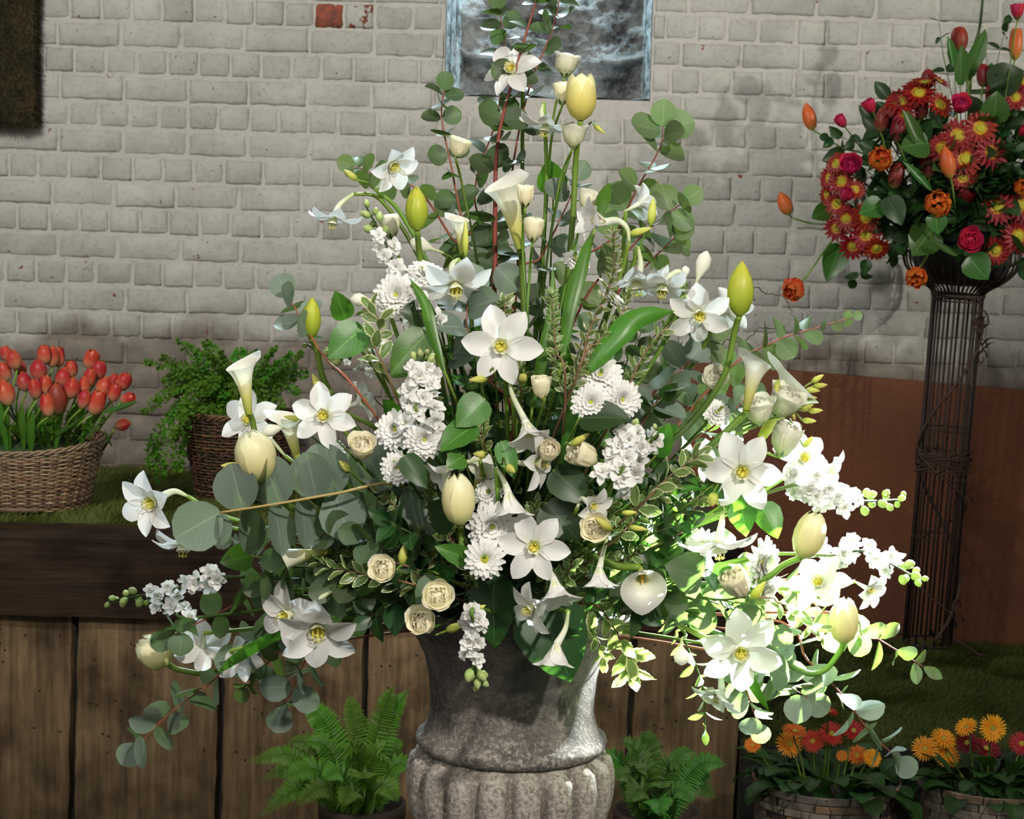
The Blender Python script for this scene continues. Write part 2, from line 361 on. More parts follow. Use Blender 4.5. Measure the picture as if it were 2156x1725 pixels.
cand.sort(key=lambda c: c[0])
rest = M()
for i, (h_, xc, z, jw, header, px, py) in enumerate(cand):
    nom = HD if header else HD*2
    use = hv if (header or jw < HD*1.6) else sv; nomw = HD if use is hv else HD*2
    mx = T(xc, YW-.0022-rb.random()*.0035, z) @ RY(rb.uniform(-.5, .5)) @ MX.Scale(jw/nomw, 4, (1, 0, 0)) @ MX.Scale(1+rb.uniform(-.03, .01), 4, (0, 0, 1))
    if i < 300:
        mt = None
        if abs(px-675) <= 32 and abs(py-30) < 28: mt = CHIP
        elif abs(px-744) <= 32 and abs(py-30) < 28: mt = CHIP2
        link('brick', rb.choice(use), wall, mx, mat=mt)
    else:
        r_ = rbox(nomw-.009, HP-.010, .03, .007, .0022, rb); rest.add(r_, mx)
o = link('bricks', rest.mesh('bricks', True, PAINT), wall, kind='stuff'); print('bricks', len(cand))
# niche of rough grey plaster
def roughmat(name, c1, c2, rough, sc_=9, b=.02):
    m, n, l, p, out = nt(name); co = position(n); f = noi(n, l, sc_, 8, co, .7)
    l.new(ramp(n, l, f, [(.40, c1), (.5, c2), (.60, tuple(min(1, x*1.7) for x in c2))]), p.inputs['Base Color']); p.inputs['Roughness'].default_value = rough
    p.inputs['Specular IOR Level'].default_value = .7
    bump(n, l, f, p, b, 1); return m
NICHE = roughmat('rough_plaster', (.035, .035, .035), (.20, .21, .21), .4, 5, .06); GLAZE = roughmat('glazed_edge', (.12, .14, .15), (.40, .46, .48), .16, 24, .01)
nb = thing('niche', 'rough grey plastered niche in the painted brick wall, top centre', 'niche', (0, YW+.2, nz0)); del nb['category']; nb['kind'] = 'structure'; ROOTS.pop()
g = M(); vs = []; uv = []; NX, NZ = 90, 110
for i in range(NZ+1):
    for j in range(NX+1):
        x = nx0+(nx1-nx0)*j/NX; z = nz0+(3.2-nz0)*i/NZ
        h = noise.fractal(V((x*5, 3, z*7)), .8, 2.1, 6)*.05 + noise.fractal(V((x*24, 9, z*30)), .8, 2, 4)*.012
        ledge = math.exp(-((z-(nz0+.17+.03*sin(x*14)))/.02)**2)*.05*(1 if x > .28 or x < -.05 else .2)
        vs.append((x, YW+.16-h-ledge, z)); uv.append((0, 0))
link('back_panel', g.add((vs, gridf(NZ, NX), uv)).mesh('back_panel', True, NICHE), nb)
for sgn, xx in ((1, nx0), (-1, nx1)):
    g = M(); vs = []; uv = []; 
    for i in range(91):
        for j in range(13):
            z = nz0-.005+(3.2-nz0)*i/90; t = j/12
            r = noise.noise(V((t*9, xx, z*1.6)))*.014+.004*sin(t*19+z*2)
            wd = .055 if sgn > 0 else .022
            vs.append((xx+sgn*(t*wd+.002)+sgn*max(0, r)*.6, YW-.004+t*.17+r, z)); uv.append((0, 0))
    link('glazed_jamb', g.add((vs, gridf(90, 12), uv)).mesh('jamb', True, GLAZE), nb)
vs = []; uv = []
for i in range(61):
    for j in range(8):
        x = nx0+(nx1-nx0)*i/60; t = j/7
        vs.append((x, YW-.006+t*.18, nz0+.004+noise.noise(V((x*12, t*4, 0)))*.008)); uv.append((0, 0))
link('sill', M().add((vs, gridf(60, 7), uv)).mesh('sill', True, GLAZE), nb)
# rust brown panel along the foot of the wall on the right
def corten(name):
    m, n, l, p, out = nt(name); co = position(n)
    c = ramp(n, l, noi(n, l, 2.5, 5, co, .6), [(.3, (.115, .040, .017)), (.7, (.185, .064, .025))])
    c = mixc(n, l, .5, c, mixc(n, l, 1, c, ramp(n, l, noi(n, l, 160, 3, co), [(.35, (.6, .55, .5)), (.65, (1.15, 1.1, 1))]), 'MULTIPLY'))
    l.new(c, p.inputs['Base Color']); p.inputs['Roughness'].default_value = .8; bump(n, l, noi(n, l, 120, 3, co), p, .002, .5); return m
a = PY(1640, 779, YW-.06); b = PY(2156, 822, YW-.06); sl = (b.z-a.z)/(b.x-a.x)
x0 = PY(1445, 800, YW).x; x1 = 2.6; zt = lambda x: a.z+sl*(x-a.x)
vs = [(x0, YW-.06, ZR-.1), (x1, YW-.06, ZR-.1), (x1, YW-.06, zt(x1)), (x0, YW-.06, zt(x0)), (x0, YW-.012, ZR-.1), (x1, YW-.012, ZR-.1), (x1, YW-.012, zt(x1)), (x0, YW-.012, zt(x0))]
pn = link('rust_panel', M().add((vs, [(0, 1, 2, 3), (3, 2, 6, 7), (0, 3, 7, 4), (4, 7, 6, 5), (1, 5, 6, 2), (0, 4, 5, 1)], None)).mesh('rust_panel', False, corten('rusted_sheet')))
pn['kind'] = 'structure'
# ------------------------------------------------------------ retaining boards and turf beds
def wood(name, c1, c2, horiz=False, stain=True):
    m, n, l, p, out = nt(name); co = position(n); mp = n.new('ShaderNodeMapping'); l.new(co, mp.inputs[0])
    mp.inputs['Scale'].default_value = (3, 14, 60) if horiz else (42, 14, 3)
    oi = n.new('ShaderNodeObjectInfo').outputs['Random']
    g = noi(n, l, 1, 6, mp.outputs[0], .65); c = ramp(n, l, g, [(.3, c1), (.7, c2)])
    big = noi(n, l, 4.5, 5, co, .6); c = mixc(n, l, .75, c, mixc(n, l, 1, c, ramp(n, l, big, [(.36, (.26, .23, .20)), (.52, (1, 1, 1)), (.75, (1.25, 1.18, 1.1))]), 'MULTIPLY'))
    spk = maths(n, l, 'GREATER_THAN', noi(n, l, 110, 2, co), .70); c = mixc(n, l, maths(n, l, 'MULTIPLY', spk, .5), c, (.03, .02, .015))
    h = n.new('ShaderNodeHueSaturation'); l.new(c, h.inputs['Color']); l.new(maths(n, l, 'MULTIPLY_ADD', oi, .3, .85), h.inputs['Value'])
    l.new(h.outputs[0], p.inputs['Base Color']); p.inputs['Roughness'].default_value = .75; p.inputs['Specular IOR Level'].default_value = .12
    bump(n, l, maths(n, l, 'ADD', g, big), p, .004, .8); return m
PLANK = wood('weathered_board', (.060, .041, .022), (.190, .130, .072)); BEAM = wood('dark_sleeper', (.010, .006, .004), (.040, .023, .013), True)
BEAMT = BEAM
ret = thing('retaining_boards', 'weathered upright brown boards holding up the raised turf bed', 'fence', (0, YFL, 0))
YB = YFL+.02
ztop = lambda px: PY(px, 1292+(px-160)*.03, YB).z
edges = [(-260, 1300), (-130, 1300), (157, 1508), (467, 1508), (769, 1508), (1050, 1508), (1330, 1508), (1565, 1508)]
for i in range(len(edges)-1):
    xa = PY(edges[i][0]+4, 1500, YB).x; xb = PY(edges[i+1][0]-4, 1500, YB).x
    zt_ = ztop((edges[i][0]+edges[i+1][0])/2) + (.012 if i % 2 else -.004)
    w_ = xb-xa; g = M(); NZ_ = 18; r = random.Random(i+5); vs = []; uv = []
    ja = [r.uniform(-.0025, .0025) for _ in range(NZ_+1)]; jb = [r.uniform(-.0025, .0025) for _ in range(NZ_+1)]
    lean = -.010
    for k in range(NZ_+1):
        z = zt_*k/NZ_; o_ = lean*(1-z/zt_)
        for (xx, yy) in ((xa+ja[k]+o_, .03), (xa+ja[k]+.004+o_, .001), (xa+w_*.33+o_, r.uniform(-.002, .002)), (xa+w_*.66+o_, r.uniform(-.002, .002)), (xb+jb[k]-.004+o_, .001), (xb+jb[k]+o_, .03)):
            vs.append((xx, YB+yy, z)); uv.append((0, 0))
    fs = gridf(NZ_, 5)+[(NZ_*6+0, NZ_*6+1, NZ_*6+2, NZ_*6+3, NZ_*6+4, NZ_*6+5)]
    pl = link('board', g.add((vs, fs, uv)).mesh('board', False, PLANK), ret)
    nm = M()
    for q in range(14):
        x = r.uniform(xa+.03, xb-.03); z = r.uniform(.35, zt_-.03)
        nm.add(lathe([(.0001, 0), (.003, 0), (.0036, .001), (.002, .0022), (.0001, .0026)], 7), T(x, YB-.0005, z) @ RX(90))
    link('nail_head', nm.mesh('nail_heads', True, MAT['iron']), ret, kind='stuff')
bk = link('backing', M().add(boxg(-2.3, PY(1565, 1500, YB).x, YB+.031, YB+.06, 0, ztop(100)-.02)).mesh('backing', False, plain('soil_backing', (.012, .009, .007), .95)), ret)
bm = thing('timber_sleeper', 'dark brown horizontal sleeper along the edge of the left turf', 'beam', (PY(250, 1292, YFL).x, YFL-.02, PY(250, 1292, YFL).z))
xa = -2.0; xb = PY(1560, 1300, YFL).x; za = PY(230, 1296, YFL).z; zb = ZL+.004; vs = []; uv = []; r = random.Random(2)
NXX = 40
prof = [(.0, 0), (0, .33), (0, .66), (.0, .93), (.012, 1), (.16, 1), (.17, .95), (.17, 0)]
for i in range(NXX+1):
    x = xa+(xb-xa)*i/NXX
    for (yy, t) in prof:
        vs.append((x, YFL-.03+yy+r.uniform(-.0025, .0025), za+(zb-za)*t+r.uniform(-.002, .002)+(-.012 if t == 0 and x > PY(215, 1290, YFL).x and x < PY(235, 1290, YFL).x else 0))); uv.append((0, 0))
link('beam', M().add((vs, gridf(NXX, 7)+[(0, 1, 2, 3, 4, 5, 6, 7), tuple(NXX*8+k for k in range(7, -1, -1))], uv)).mesh('beam', False, BEAM), bm)
soil = plain('turf_soil', (.04, .042, .010), .95, 0, 30, .5)
def bed_(name, x0, x1, yf, z):
    return struct(name, boxg(x0, x1, yf, YW, 0, z), soil)
xr = PY(1568, 1500, YFR).x
bed_('turf_bed_left', -2.3, xr-.02, YFL+.11, ZL-.012); bed_('turf_bed_right', xr, 2.5, YFR+.03, ZR-.012)
rb_ = thing('edging_board', 'black stained edging board below the right turf', 'board', (1.3, YFR, 0)); link('board', M().add(boxg(xr, 2.5, YFR-.0, YFR+.025, 0, ZR-.005)).mesh('edging', False, plain('black_board', (.012, .010, .009), .8, 0, 20, .4)), rb_)
step = struct('floor_step', boxg(-1.6, 2.4, 3.95, 4.78, 0, .25), plain('step_board', (.02, .016, .013), .85, 0, 12, .4))
# grass blades
GR = organic('grass_blade', [(0, (.05, .06, .008)), (.6, (.075, .10, .011)), (1, (.16, .16, .028))], .25, .6, (.1, .16, .02), .0)
m = GR; n = m.node_tree.nodes; l = m.node_tree.links
def grass(name, label, x0, x1, y0, y1, z, N, seed):
    r = random.Random(seed); vs = []; fs = []; uv = []
    for i in range(N):
        x = r.uniform(x0, x1); y = r.uniform(y0, y1); a = r.uniform(0, 2*pi)
        t = noise.noise(V((x*6, y*6, 1)))
        h = .016*(1+.7*t)*r.uniform(.6, 1.5); a2 = t*4+r.gauss(0, .7); ln = h*r.uniform(.5, 1.6); w_ = .0013
        cx, cy = cos(a)*w_, sin(a)*w_; b = len(vs); u0 = r.uniform(0, .4)
        vs += [(x-cx, y-cy, z-.012), (x+cx, y+cy, z-.012), (x-cx*.7+cos(a2)*ln*.4, y-cy*.7+sin(a2)*ln*.4, z+h*.6), (x+cx*.7+cos(a2)*ln*.4, y+cy*.7+sin(a2)*ln*.4, z+h*.6), (x+cos(a2)*ln, y+sin(a2)*ln, z+h)]
        uv += [(u0*.3, 0), (u0*.3, 1), (u0+.3, 0), (u0+.3, 1), (u0+.6, .5)]
        fs += [(b, b+1, b+3, b+2), (b+2, b+3, b+4)]
    o = link(name, M().add((vs, fs, uv)).mesh(name, True, GR), kind='stuff'); o['label'] = label; o['category'] = 'grass'
grass('turf', 'mossy turf between the tulip basket and the dark sleeper', -1.9, PY(700, 1100, 5.5).x, YFL+.11, YW, ZL-.01, 42000, 1)
grass('turf', 'dim green turf at the foot of the rust brown panel', xr+.02, 1.95, YFR+.0, YW-.06, ZR-.01, 62000, 2)
# moss panel, top left
mp = thing('moss_panel', 'dark moss covered panel hanging on the wall, top left corner', 'panel', (PY(0, 280, YW-.05).x, YW-.04, PY(40, 280, YW).z))
xm = PY(76, 140, YW-.08).x; zm = PY(40, 268, YW-.08).z
mm, n, l, p, out = nt('moss'); co = position(n)
c = ramp(n, l, noi(n, l, 4, 4, co), [(.35, (.015, .018, .005)), (.48, (.04, .033, .010)), (.6, (.10, .058, .022))]); l.new(c, p.inputs['Base Color']); p.inputs['Roughness'].default_value = .95; bump(n, l, noi(n, l, 60, 5, co), p, .02, 1)
link('panel_board', M().add(boxg(xm-.5, xm-.012, YW-.075, YW-.013, zm+.012, 3.2)).mesh('panel_board', False, mm), mp)
r = random.Random(4); vs = []; fs = []; uv = []
for i in range(16000):
    x = r.uniform(xm-.3, xm-.01); z = zm+.01+(1-r.random()**1.0)*.75; y = YW-.075
    if r.random() < .22: x = xm-.012; y = YW-.075+r.random()*.07
    elif r.random() < .10: z = zm+.012
    d = V((r.gauss(0, .5)+(.9 if x > xm-.015 else 0), -abs(r.gauss(0, .6)), r.gauss(-.5, .5))).normalized()*r.uniform(.010, .034)
    s_ = V((r.gauss(0, 1), r.gauss(0, 1), r.gauss(0, 1))).normalized()*.0016; b = len(vs); q = V((x, y, z))
    vs += [q-s_, q+s_, q+d]; fs.append((b, b+1, b+2)); uv += [(0, 0)]*3
link('moss_tufts', M().add((vs, fs, uv)).mesh('moss_tufts', False, mm), mp, kind='stuff')
# ============================================================ flower and leaf meshes (shared)
P_STAR = [(0, .34), (.15, .60), (.42, 1), (.66, .95), (.84, .62), (.94, .28), (1, .03)]
P_ROUND = [(0, .22), (.12, .62), (.35, .97), (.6, 1), (.82, .78), (.94, .45), (1, .12)]
P_OVAL = [(0, .08), (.15, .6), (.42, 1), (.65, .92), (.85, .52), (1, .03)]
P_LONG = [(0, .3), (.2, .75), (.5, 1), (.8, .7), (1, .03)]
P_SPOON = [(0, .35), (.4, .7), (.8, 1), (.94, .8), (1, .35)]
P_HEART = [(0, .35), (.06, .75), (.3, 1), (.55, .9), (.8, .5), (1, .02)]
def mk(t, name, mat, mx=None): return M().add(t, mx).mesh(name, True, mat)
RG = MX.Identity(4)
# lily: petal meshes for the open, nodding and reflexed states
LP = {k: [mk(blade(1, w_, P_STAR, a0, a1, cup, 10, 6, .006, s+7, .12, tw), 'lily_petal', MAT['white']) for s, (w_, tw) in enumerate(((.60, .0), (.54, .12), (.64, -.1)))]
      for k, (a0, a1, cup) in dict(open=(34, -26, .2), bell=(84, 8, .3), flat=(22, -38, .25), side=(58, -12, .3)).items()}
def corona_t():
    g = M(); g.add(lathe([(.055, -.06), (.09, .02), (.15, .12), (.185, .20), (.20, .255)], 24, lambda r, z, a, i: r*(1+(.10*(cos(a*6)) if i == 4 else 0)))); return g
CORONA = corona_t().mesh('corona', True, MAT['corona'])
def stam():
    g = M(); r = random.Random(2)
    for i in range(6):
        a = i*pi/3; q = [V((.10*cos(a), .10*sin(a), .16)), V((.13*cos(a), .13*sin(a), .32)), V((.10*cos(a+.3), .10*sin(a+.3), .40))]
        g.add(tube(q, .010, .006, 5)); g.add(tube([q[-1]-V((.03*sin(a), -.03*cos(a), 0)), q[-1]+V((.035*sin(a), -.035*cos(a), .02))], .018, .016, 5))
    g.add(tube([(0, 0, .05), (.01, 0, .46)], .011, .014, 5)); return g
STAM = stam().mesh('stamens', True, MAT['yellow'])
THROAT = mk(lathe([(.001, .05), (.05, .06), (.10, .12), (.125, .20)], 14), 'throat', MAT['yellow'])
def lily_parts(kind, r):
    out = []
    for i in range(6):
        me = LP[kind][(i+(i % 2)) % 3]; tl = r.uniform(-6, 6)
        out.append(('petal', me, None, RZ(i*60+r.uniform(-5, 5)) @ T(.06, 0, -.03+(.012 if i % 2 else 0)) @ RY(tl) @ MX.Scale(r.uniform(.95, 1.05), 4)))
    out += [('corona', CORONA, None, RG), ('throat', THROAT, None, RG), ('stamens', STAM, None, RG)]
    return out
# tulip (height 1)
TUL_W = [(0, 1), (.4, .98), (.65, .9), (.82, .68), (.94, .36), (1, .03)]
def tulpet(R, prof, phi, nu=10, nv=6, ridge=.02, wtab=TUL_W, flare=0):
    vs = []; uv = []
    for i in range(nu+1):
        u = i/nu; rr = R*interp(prof, u); wa = phi*interp(wtab, u)
        for j in range(nv+1):
            t = 2*j/nv-1; r_ = rr*(1+.05*t*t)-ridge*R*(1-abs(t))*(-1 if u < .9 else 0)+flare*t*t*u
            vs.append((r_*cos(wa*t), r_*sin(wa*t), u-(.02*t*t if u > .9 else 0))); uv.append((u, j/nv))
    return vs, gridf(nu, nv), uv
TP = {'closed': [(0, .25), (.1, .68), (.3, .98), (.5, 1), (.7, .82), (.86, .48), (1, .05)],
      'open': [(0, .25), (.1, .7), (.3, 1), (.5, 1.04), (.75, .96), (.9, .82), (1, .68)],
      'egg': [(0, .28), (.1, .7), (.3, .97), (.5, 1.03), (.72, .93), (.88, .66), (1, .34)]}
TULM = {}
def tulip_mesh(kind, R, mat):
    k = (kind, round(R, 2), mat)
    if k not in TULM:
        TULM[k] = (mk(tulpet(R, TP[kind], radians(64)), 'tulip_petal', MAT[mat]), mk(tulpet(R*.93, TP[kind], radians(60)), 'tulip_inner_petal', MAT[mat]))
    return TULM[k]
def tulip_parts(kind, R, mat, r):
    a, b = tulip_mesh(kind, R, mat); out = []
    for i in range(3): out.append(('petal', a, None, RZ(i*120+90+r.uniform(-4, 4)) @ RY(r.uniform(-1.5, 1.5))))
    for i in range(3): out.append(('petal', b, None, RZ(i*120+30+r.uniform(-4, 4)) @ MX.Scale(.99, 4)))
    return out
# calla (height 1)
def calla_t(open_=1.0):
    nu, nv = 14, 28; vs = []; uv = []
    for i in range(nu+1):
        u = i/nu
        for j in range(nv+1):
            s = j/nv; a = (s-.5)*2*pi*1.06
            back = ((1+cos(a))/2)                      # 1 at the tip side (+x), 0 at the overlap (-x)
            top = .74+.26*back**1.4+.06*max(0, cos(a))**12
            z = u*top; r_ = .055+.085*u+.13*u**3*open_+.17*open_*u**8*(.5+.6*back)
            r_ *= 1+.10*(s-.5); sq = max(0, cos(a))**14*u**8*.10
            vs.append(((r_+sq)*cos(a), r_*sin(a)*1.0, z-.10*open_*u**10*back)); uv.append((z, s))
    return vs, gridf(nu, nv), uv
CAL = {k: mk(calla_t(k), 'spathe', MAT['calla']) for k in (.55, 1.0, 1.5)}
SPADIX = mk(tube([(0, 0, .12), (.0, 0, .4), (.01, 0, .58)], .032, .018, 8), 'spadix', plain('spadix', (.80, .38, .03), .6))
# lisianthus / rose (height 1, radius about .55)
ROSEP = {}
def rose_mesh(mat, kind):
    k = (mat, kind)
    if k not in ROSEP:
        pr = [(0, .12), (.2, .55), (.5, .86), (.8, 1.0), (1, 1.22 if kind == 'open' else 1.04)]
        wt = [(0, .6), (.3, .95), (.65, 1), (.8, .97), (.9, .85), (.96, .68), (1, .36)]
        ph = 58 if kind == 'open' else 64; R = .50 if kind == 'open' else .42
        outs = [mk(tulpet(R, pr, radians(ph), 10, 8, .0, wt, fl), 'rose_petal', MAT[mat]) for fl in (-.02, -.07)]
        inner = M(); r = random.Random(5)
        for lay, (rr, hh, n_) in enumerate(((.44, .98, 4), (.35, 1.0, 4), (.25, 1.02, 3), (.14, 1.02, 3))):
            for i in range(n_): inner.add(tulpet(rr*(R/.5), [(0, .2), (.4, .9), (.75, 1), (.92, .8), (1, .56)], radians(60), 8, 6, 0, wt, .05+.04*lay), RZ(i*360/n_+lay*37) @ MX.Scale(hh, 4))
        inner.add(lathe([(.001, .0), (R*.6, .3), (R*.62, .6), (R*.4, .86), (.001, .93)], 12))
        ROSEP[k] = (outs, inner.mesh('petal_heart', True, MAT[mat]))
    return ROSEP[k]
SEPAL = mk(blade(.42, .12, P_LONG, 30, 70, .3, 4, 2), 'sepal', MAT['stem'])
def rose_parts(mat, kind, r):
    outs, inner = rose_mesh(mat, kind); o = []
    for i in range(5): o.append(('petal', outs[i % 2], None, RZ(i*72+r.uniform(-6, 6)) @ RY(r.uniform(-5, 3)) @ MX.Scale(r.uniform(.93, 1.03), 4)))
    for i in range(4): o.append(('petal', outs[(i+1) % 2], None, RZ(i*90+31+r.uniform(-8, 8)) @ RY(r.uniform(-3, 3)) @ MX.Scale(r.uniform(.86, .92), 4) @ T(0, 0, .06)))
    o.append(('petal_heart', inner, None, RG))
    for i in range(5): o.append(('sepal', SEPAL, None, RZ(i*72+20) @ T(.02, 0, -.04)))
    return o
# chrysanthemum, daisies, gerbera (radius 1)
def rays(layers, W, tab=P_SPOON, seed=1, jit=4):
    g = M(); r = random.Random(seed)
    for (n_, r0, L, e0, e1, z) in layers:
        for i in range(n_):
            a = i*360/n_+r.uniform(-jit, jit); g.add(blade(L*r.uniform(.92, 1.05), W*r.uniform(.85, 1.1), tab, e0+r.uniform(-5, 5), e1+r.uniform(-6, 6), .35, 4, 2, .0), RZ(a) @ T(r0, 0, z))
    return g
CH = [rays([(20, .12, .88, 12, -6, 0), (20, .12, .78, 26, 4, .03), (18, .10, .64, 42, 16, .06), (15, .08, .50, 56, 34, .09), (11, .06, .36, 70, 50, .10)], .31, P_SPOON, s).mesh('ray_petals', True, MAT['chrys']) for s in (1, 2, 3)]
CHS = [rays([(17, .14, .86, 10, -8, 0), (16, .14, .72, 24, 4, .03), (12, .12, .46, 42, 20, .05)], .30, P_SPOON, s).mesh('ray_petals', True, MAT['chrys']) for s in (4, 5)]
DISC = mk(lathe([(.24, .02), (.22, .10), (.14, .15), (.001, .165)], 16), 'disc', MAT['chrysc'])
DISCS = mk(lathe([(.15, .10), (.13, .17), (.08, .21), (.001, .22)], 14), 'disc', MAT['chrysc'])
def chrys_parts(kind, r):
    return [('ray_petals', r.choice(CH if kind == 'full' else CHS), None, RG), ('disc', DISC if kind != 'full' else DISCS, None, RG)]
DAI = [rays([(17, .18, .82, 14, -4, 0), (15, .16, .76, 22, 4, .03)], .23, P_LONG, s, 3).mesh('ray_petals', True, MAT['redd']) for s in (1, 2, 3)]
DDISC = mk(lathe([(.26, .02), (.25, .10), (.16, .14), (.001, .13)], 14), 'disc', MAT['goldc'])
GER = [rays([(26, .2, .8, 12, -5, 0), (22, .18, .66, 24, 4, .03), (16, .15, .34, 40, 10, .05)], .15, P_SPOON, s, 3).mesh('ray_petals', True, MAT['gorange']) for s in (1, 2)]
GDISC = mk(lathe([(.24, .03), (.22, .10), (.12, .12), (.001, .10)], 14), 'disc', MAT['gcen'])
# stock floret (radius 1) and bud
def floret(seed):
    g = M(); r = random.Random(seed)
    for (n_, L, e0, e1, z) in ((5, .95, 20, -15, 0), (5, .72, 50, 10, .06), (4, .5, 74, 40, .1)):
        for i in range(n_): g.add(blade(L*r.uniform(.8, 1.2), L*r.uniform(.66, .9), P_ROUND, e0+r.uniform(-14, 14), e1+r.uniform(-28, 22), .2, 4, 4, .09, r.random()*99), RZ(i*360/n_+z*400+r.uniform(-10, 10)) @ T(.04, 0, z))
    return g
FLO = [floret(s).mesh('floret_petals', True, MAT['stock']) for s in range(4)]
def ovoid(n=10, m=8, p=1.0, tip=.0): return lathe([(max(.0008, .5*sin(pi*min(1, (i/m)**p))*(1 if i < m else .0)), i/m) for i in range(m+1)], n)
OV = mk(ovoid(), 'bud', MAT['budy'])
SB = mk(lathe([(.02, 0), (.3, .2), (.38, .5), (.28, .8), (.08, 1)], 8), 'stock_bud', MAT['pgreen'])
# long lily bud (length 1, along z)
LBUD = mk(lathe([(.03, 0), (.035, .3), (.13, .5), (.20, .68), (.17, .85), (.07, .96), (.004, 1)], 10, lambda r, z, a, i: r*(1+.05*cos(3*a))), 'lily_bud', MAT['budw'])
GBUD = mk(lathe([(.05, 0), (.16, .15), (.20, .38), (.15, .68), (.06, .9), (.004, 1)], 9, lambda r, z, a, i: r*(1+.12*cos(5*a+z*6))), 'bud', MAT['budy'])
# leaves (length 1 along x)
EU = [mk(blade(1, w_, P_ROUND, a0, a1, c, 8, 6, .0, s, .05), 'eucalyptus_leaf', MAT['euc']) for s, (w_, a0, a1, c) in enumerate(((.98, 14, -10, .12), (.88, 8, -24, .2), (1.04, -6, 14, .1), (.8, 20, -18, .25)))]
EUO = [mk(blade(1, w_, P_OVAL, a0, a1, c, 8, 4, .0, s, .1), 'oval_eucalyptus_leaf', MAT['euc']) for s, (w_, a0, a1, c) in enumerate(((.52, 14, -16, .2), (.46, 8, -28, .3)))]
SA = [mk(blade(1, w_, P_HEART, a0, a1, c, 10, 6, .012, s, .12), 'broad_leaf', MAT['salal']) for s, (w_, a0, a1, c) in enumerate(((.66, 16, -22, .1), (.58, 8, -40, .2), (.72, -4, 10, .15)))]
def serr(L, W, s):
    vs, fs, uv = blade(L, W, P_OVAL, 12, -20, .15, 12, 4, .03, s, .1)
    for i in range(1, 12):
        k = 1+(.12 if i % 2 else -.04)
        for j in (0, 4): q = vs[i*5+j]; vs[i*5+j] = (q[0], q[1]*k, q[2])
    return vs, fs, uv
PI_ = [mk(serr(1, .5, s), 'variegated_leaf', MAT['pitt']) for s in range(3)]
STR = [mk(blade(1, .2, P_LONG, a0, a1, c, 12, 4, .006, s, .2, tw), 'strap_leaf', MAT['strap']) for s, (a0, a1, c, tw) in enumerate(((8, -8, .4, .3), (20, -50, .3, .8), (-5, 15, .5, -.4)))]
BASKET_OF = {}
# ------------------------------------------------------------ bouquet placing
URNC = (1078, 1290); MOUTH = PY(1078, 1262, 3.0)
def autoY(px, py, d=0):
    q = 1-((px-1085)/830)**2-((py-1010)/900)**2
    return 3.06-.40*sqrt(max(0, q))+d
def origin(r, centre=None, rad=.07, zz=-.02):
    c = centre or MOUTH; return V((c.x+r.uniform(-rad, rad), c.y+r.uniform(-rad, rad), c.z+zz-r.random()*.03))
def stem_path(head, back, way, Yh, r, centre=None, blen=.05):
    pts = [head]
    if back is not None and (way is None or len(way) == 0): pts.append(head+back*blen)
    for w_ in (way or []):
        pts.append(PY(w_[0], w_[1], w_[2] if len(w_) > 2 else Yh+.01+.05*min(1, max(0, 1-abs(w_[0]-1080)/500))))
    o = origin(r, centre)
    if (pts[-1]-o).length > .12: pts.append(pts[-1].lerp(o, .5)+V((0, .055, .0)))
    pts.append(o); return pts
def flower(name, label, cat, px, py, size, parts, face, roll=0, Y=None, d=0, way=None, stemm='stem', sr=.0035, group=None, smat=None, anchor=(0, 0, 0), centre=None, back=True, seed=None, tubelen=0, tubepix=None, petmat=None):
    """a cut flower: a stem from the vase mouth to a head of the given size in metres"""
    r = random.Random(seed if seed is not None else int(px*7+py)); Y = Y if Y is not None else autoY(px, py, d)
    pos = PY(px, py, Y); f = vdir(*face); mw = frame(pos, f, roll, size) @ T(*anchor); hb = mw @ V((0, 0, 0))
    pts = stem_path(hb if not tubepix else hb, -f, way, Y, r, centre, size*.4)
    if tubepix:
        tp = [hb]+[PY(a, b, Y+.02) for a, b in tubepix]; pts = [tp[-1]]+pts[1:] if way else [tp[-1], tp[-1].lerp(pts[-1], .3)+V((0, .04, .0)), pts[-1]]
    base = pts[-1]
    root = thing(name, label, cat, base, group)
    for (nm, me, mt, lm) in parts: link(nm, me, root, mw @ lm, mat=petmat if (petmat and nm == 'petal') else mt)
    if tubepix: link('flower_tube', M().add(tube(catmull(tp, 5), size*.13, .0022, 8)).mesh('flower_tube', True, MAT['tube']), root)
    elif tubelen:
        q = [hb+f*size*.05, hb-f*size*tubelen*.5, hb-f*size*tubelen]; link('flower_tube', M().add(tube(catmull(q, 4), size*.12, size*.035, 8)).mesh('flower_tube', True, MAT['tube']), root); pts[0] = q[-1]
        if not way: pts[1] = q[-1].lerp(pts[-1], .35)
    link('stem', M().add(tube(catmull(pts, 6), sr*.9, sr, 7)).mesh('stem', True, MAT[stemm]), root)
    return root, mw
def along(path, t):
    n = len(path)-1; x = min(n-1e-6, max(0, t*n)); i = int(x); return path[i].lerp(path[i+1], x-i), (path[i+1]-path[i]).normalized()
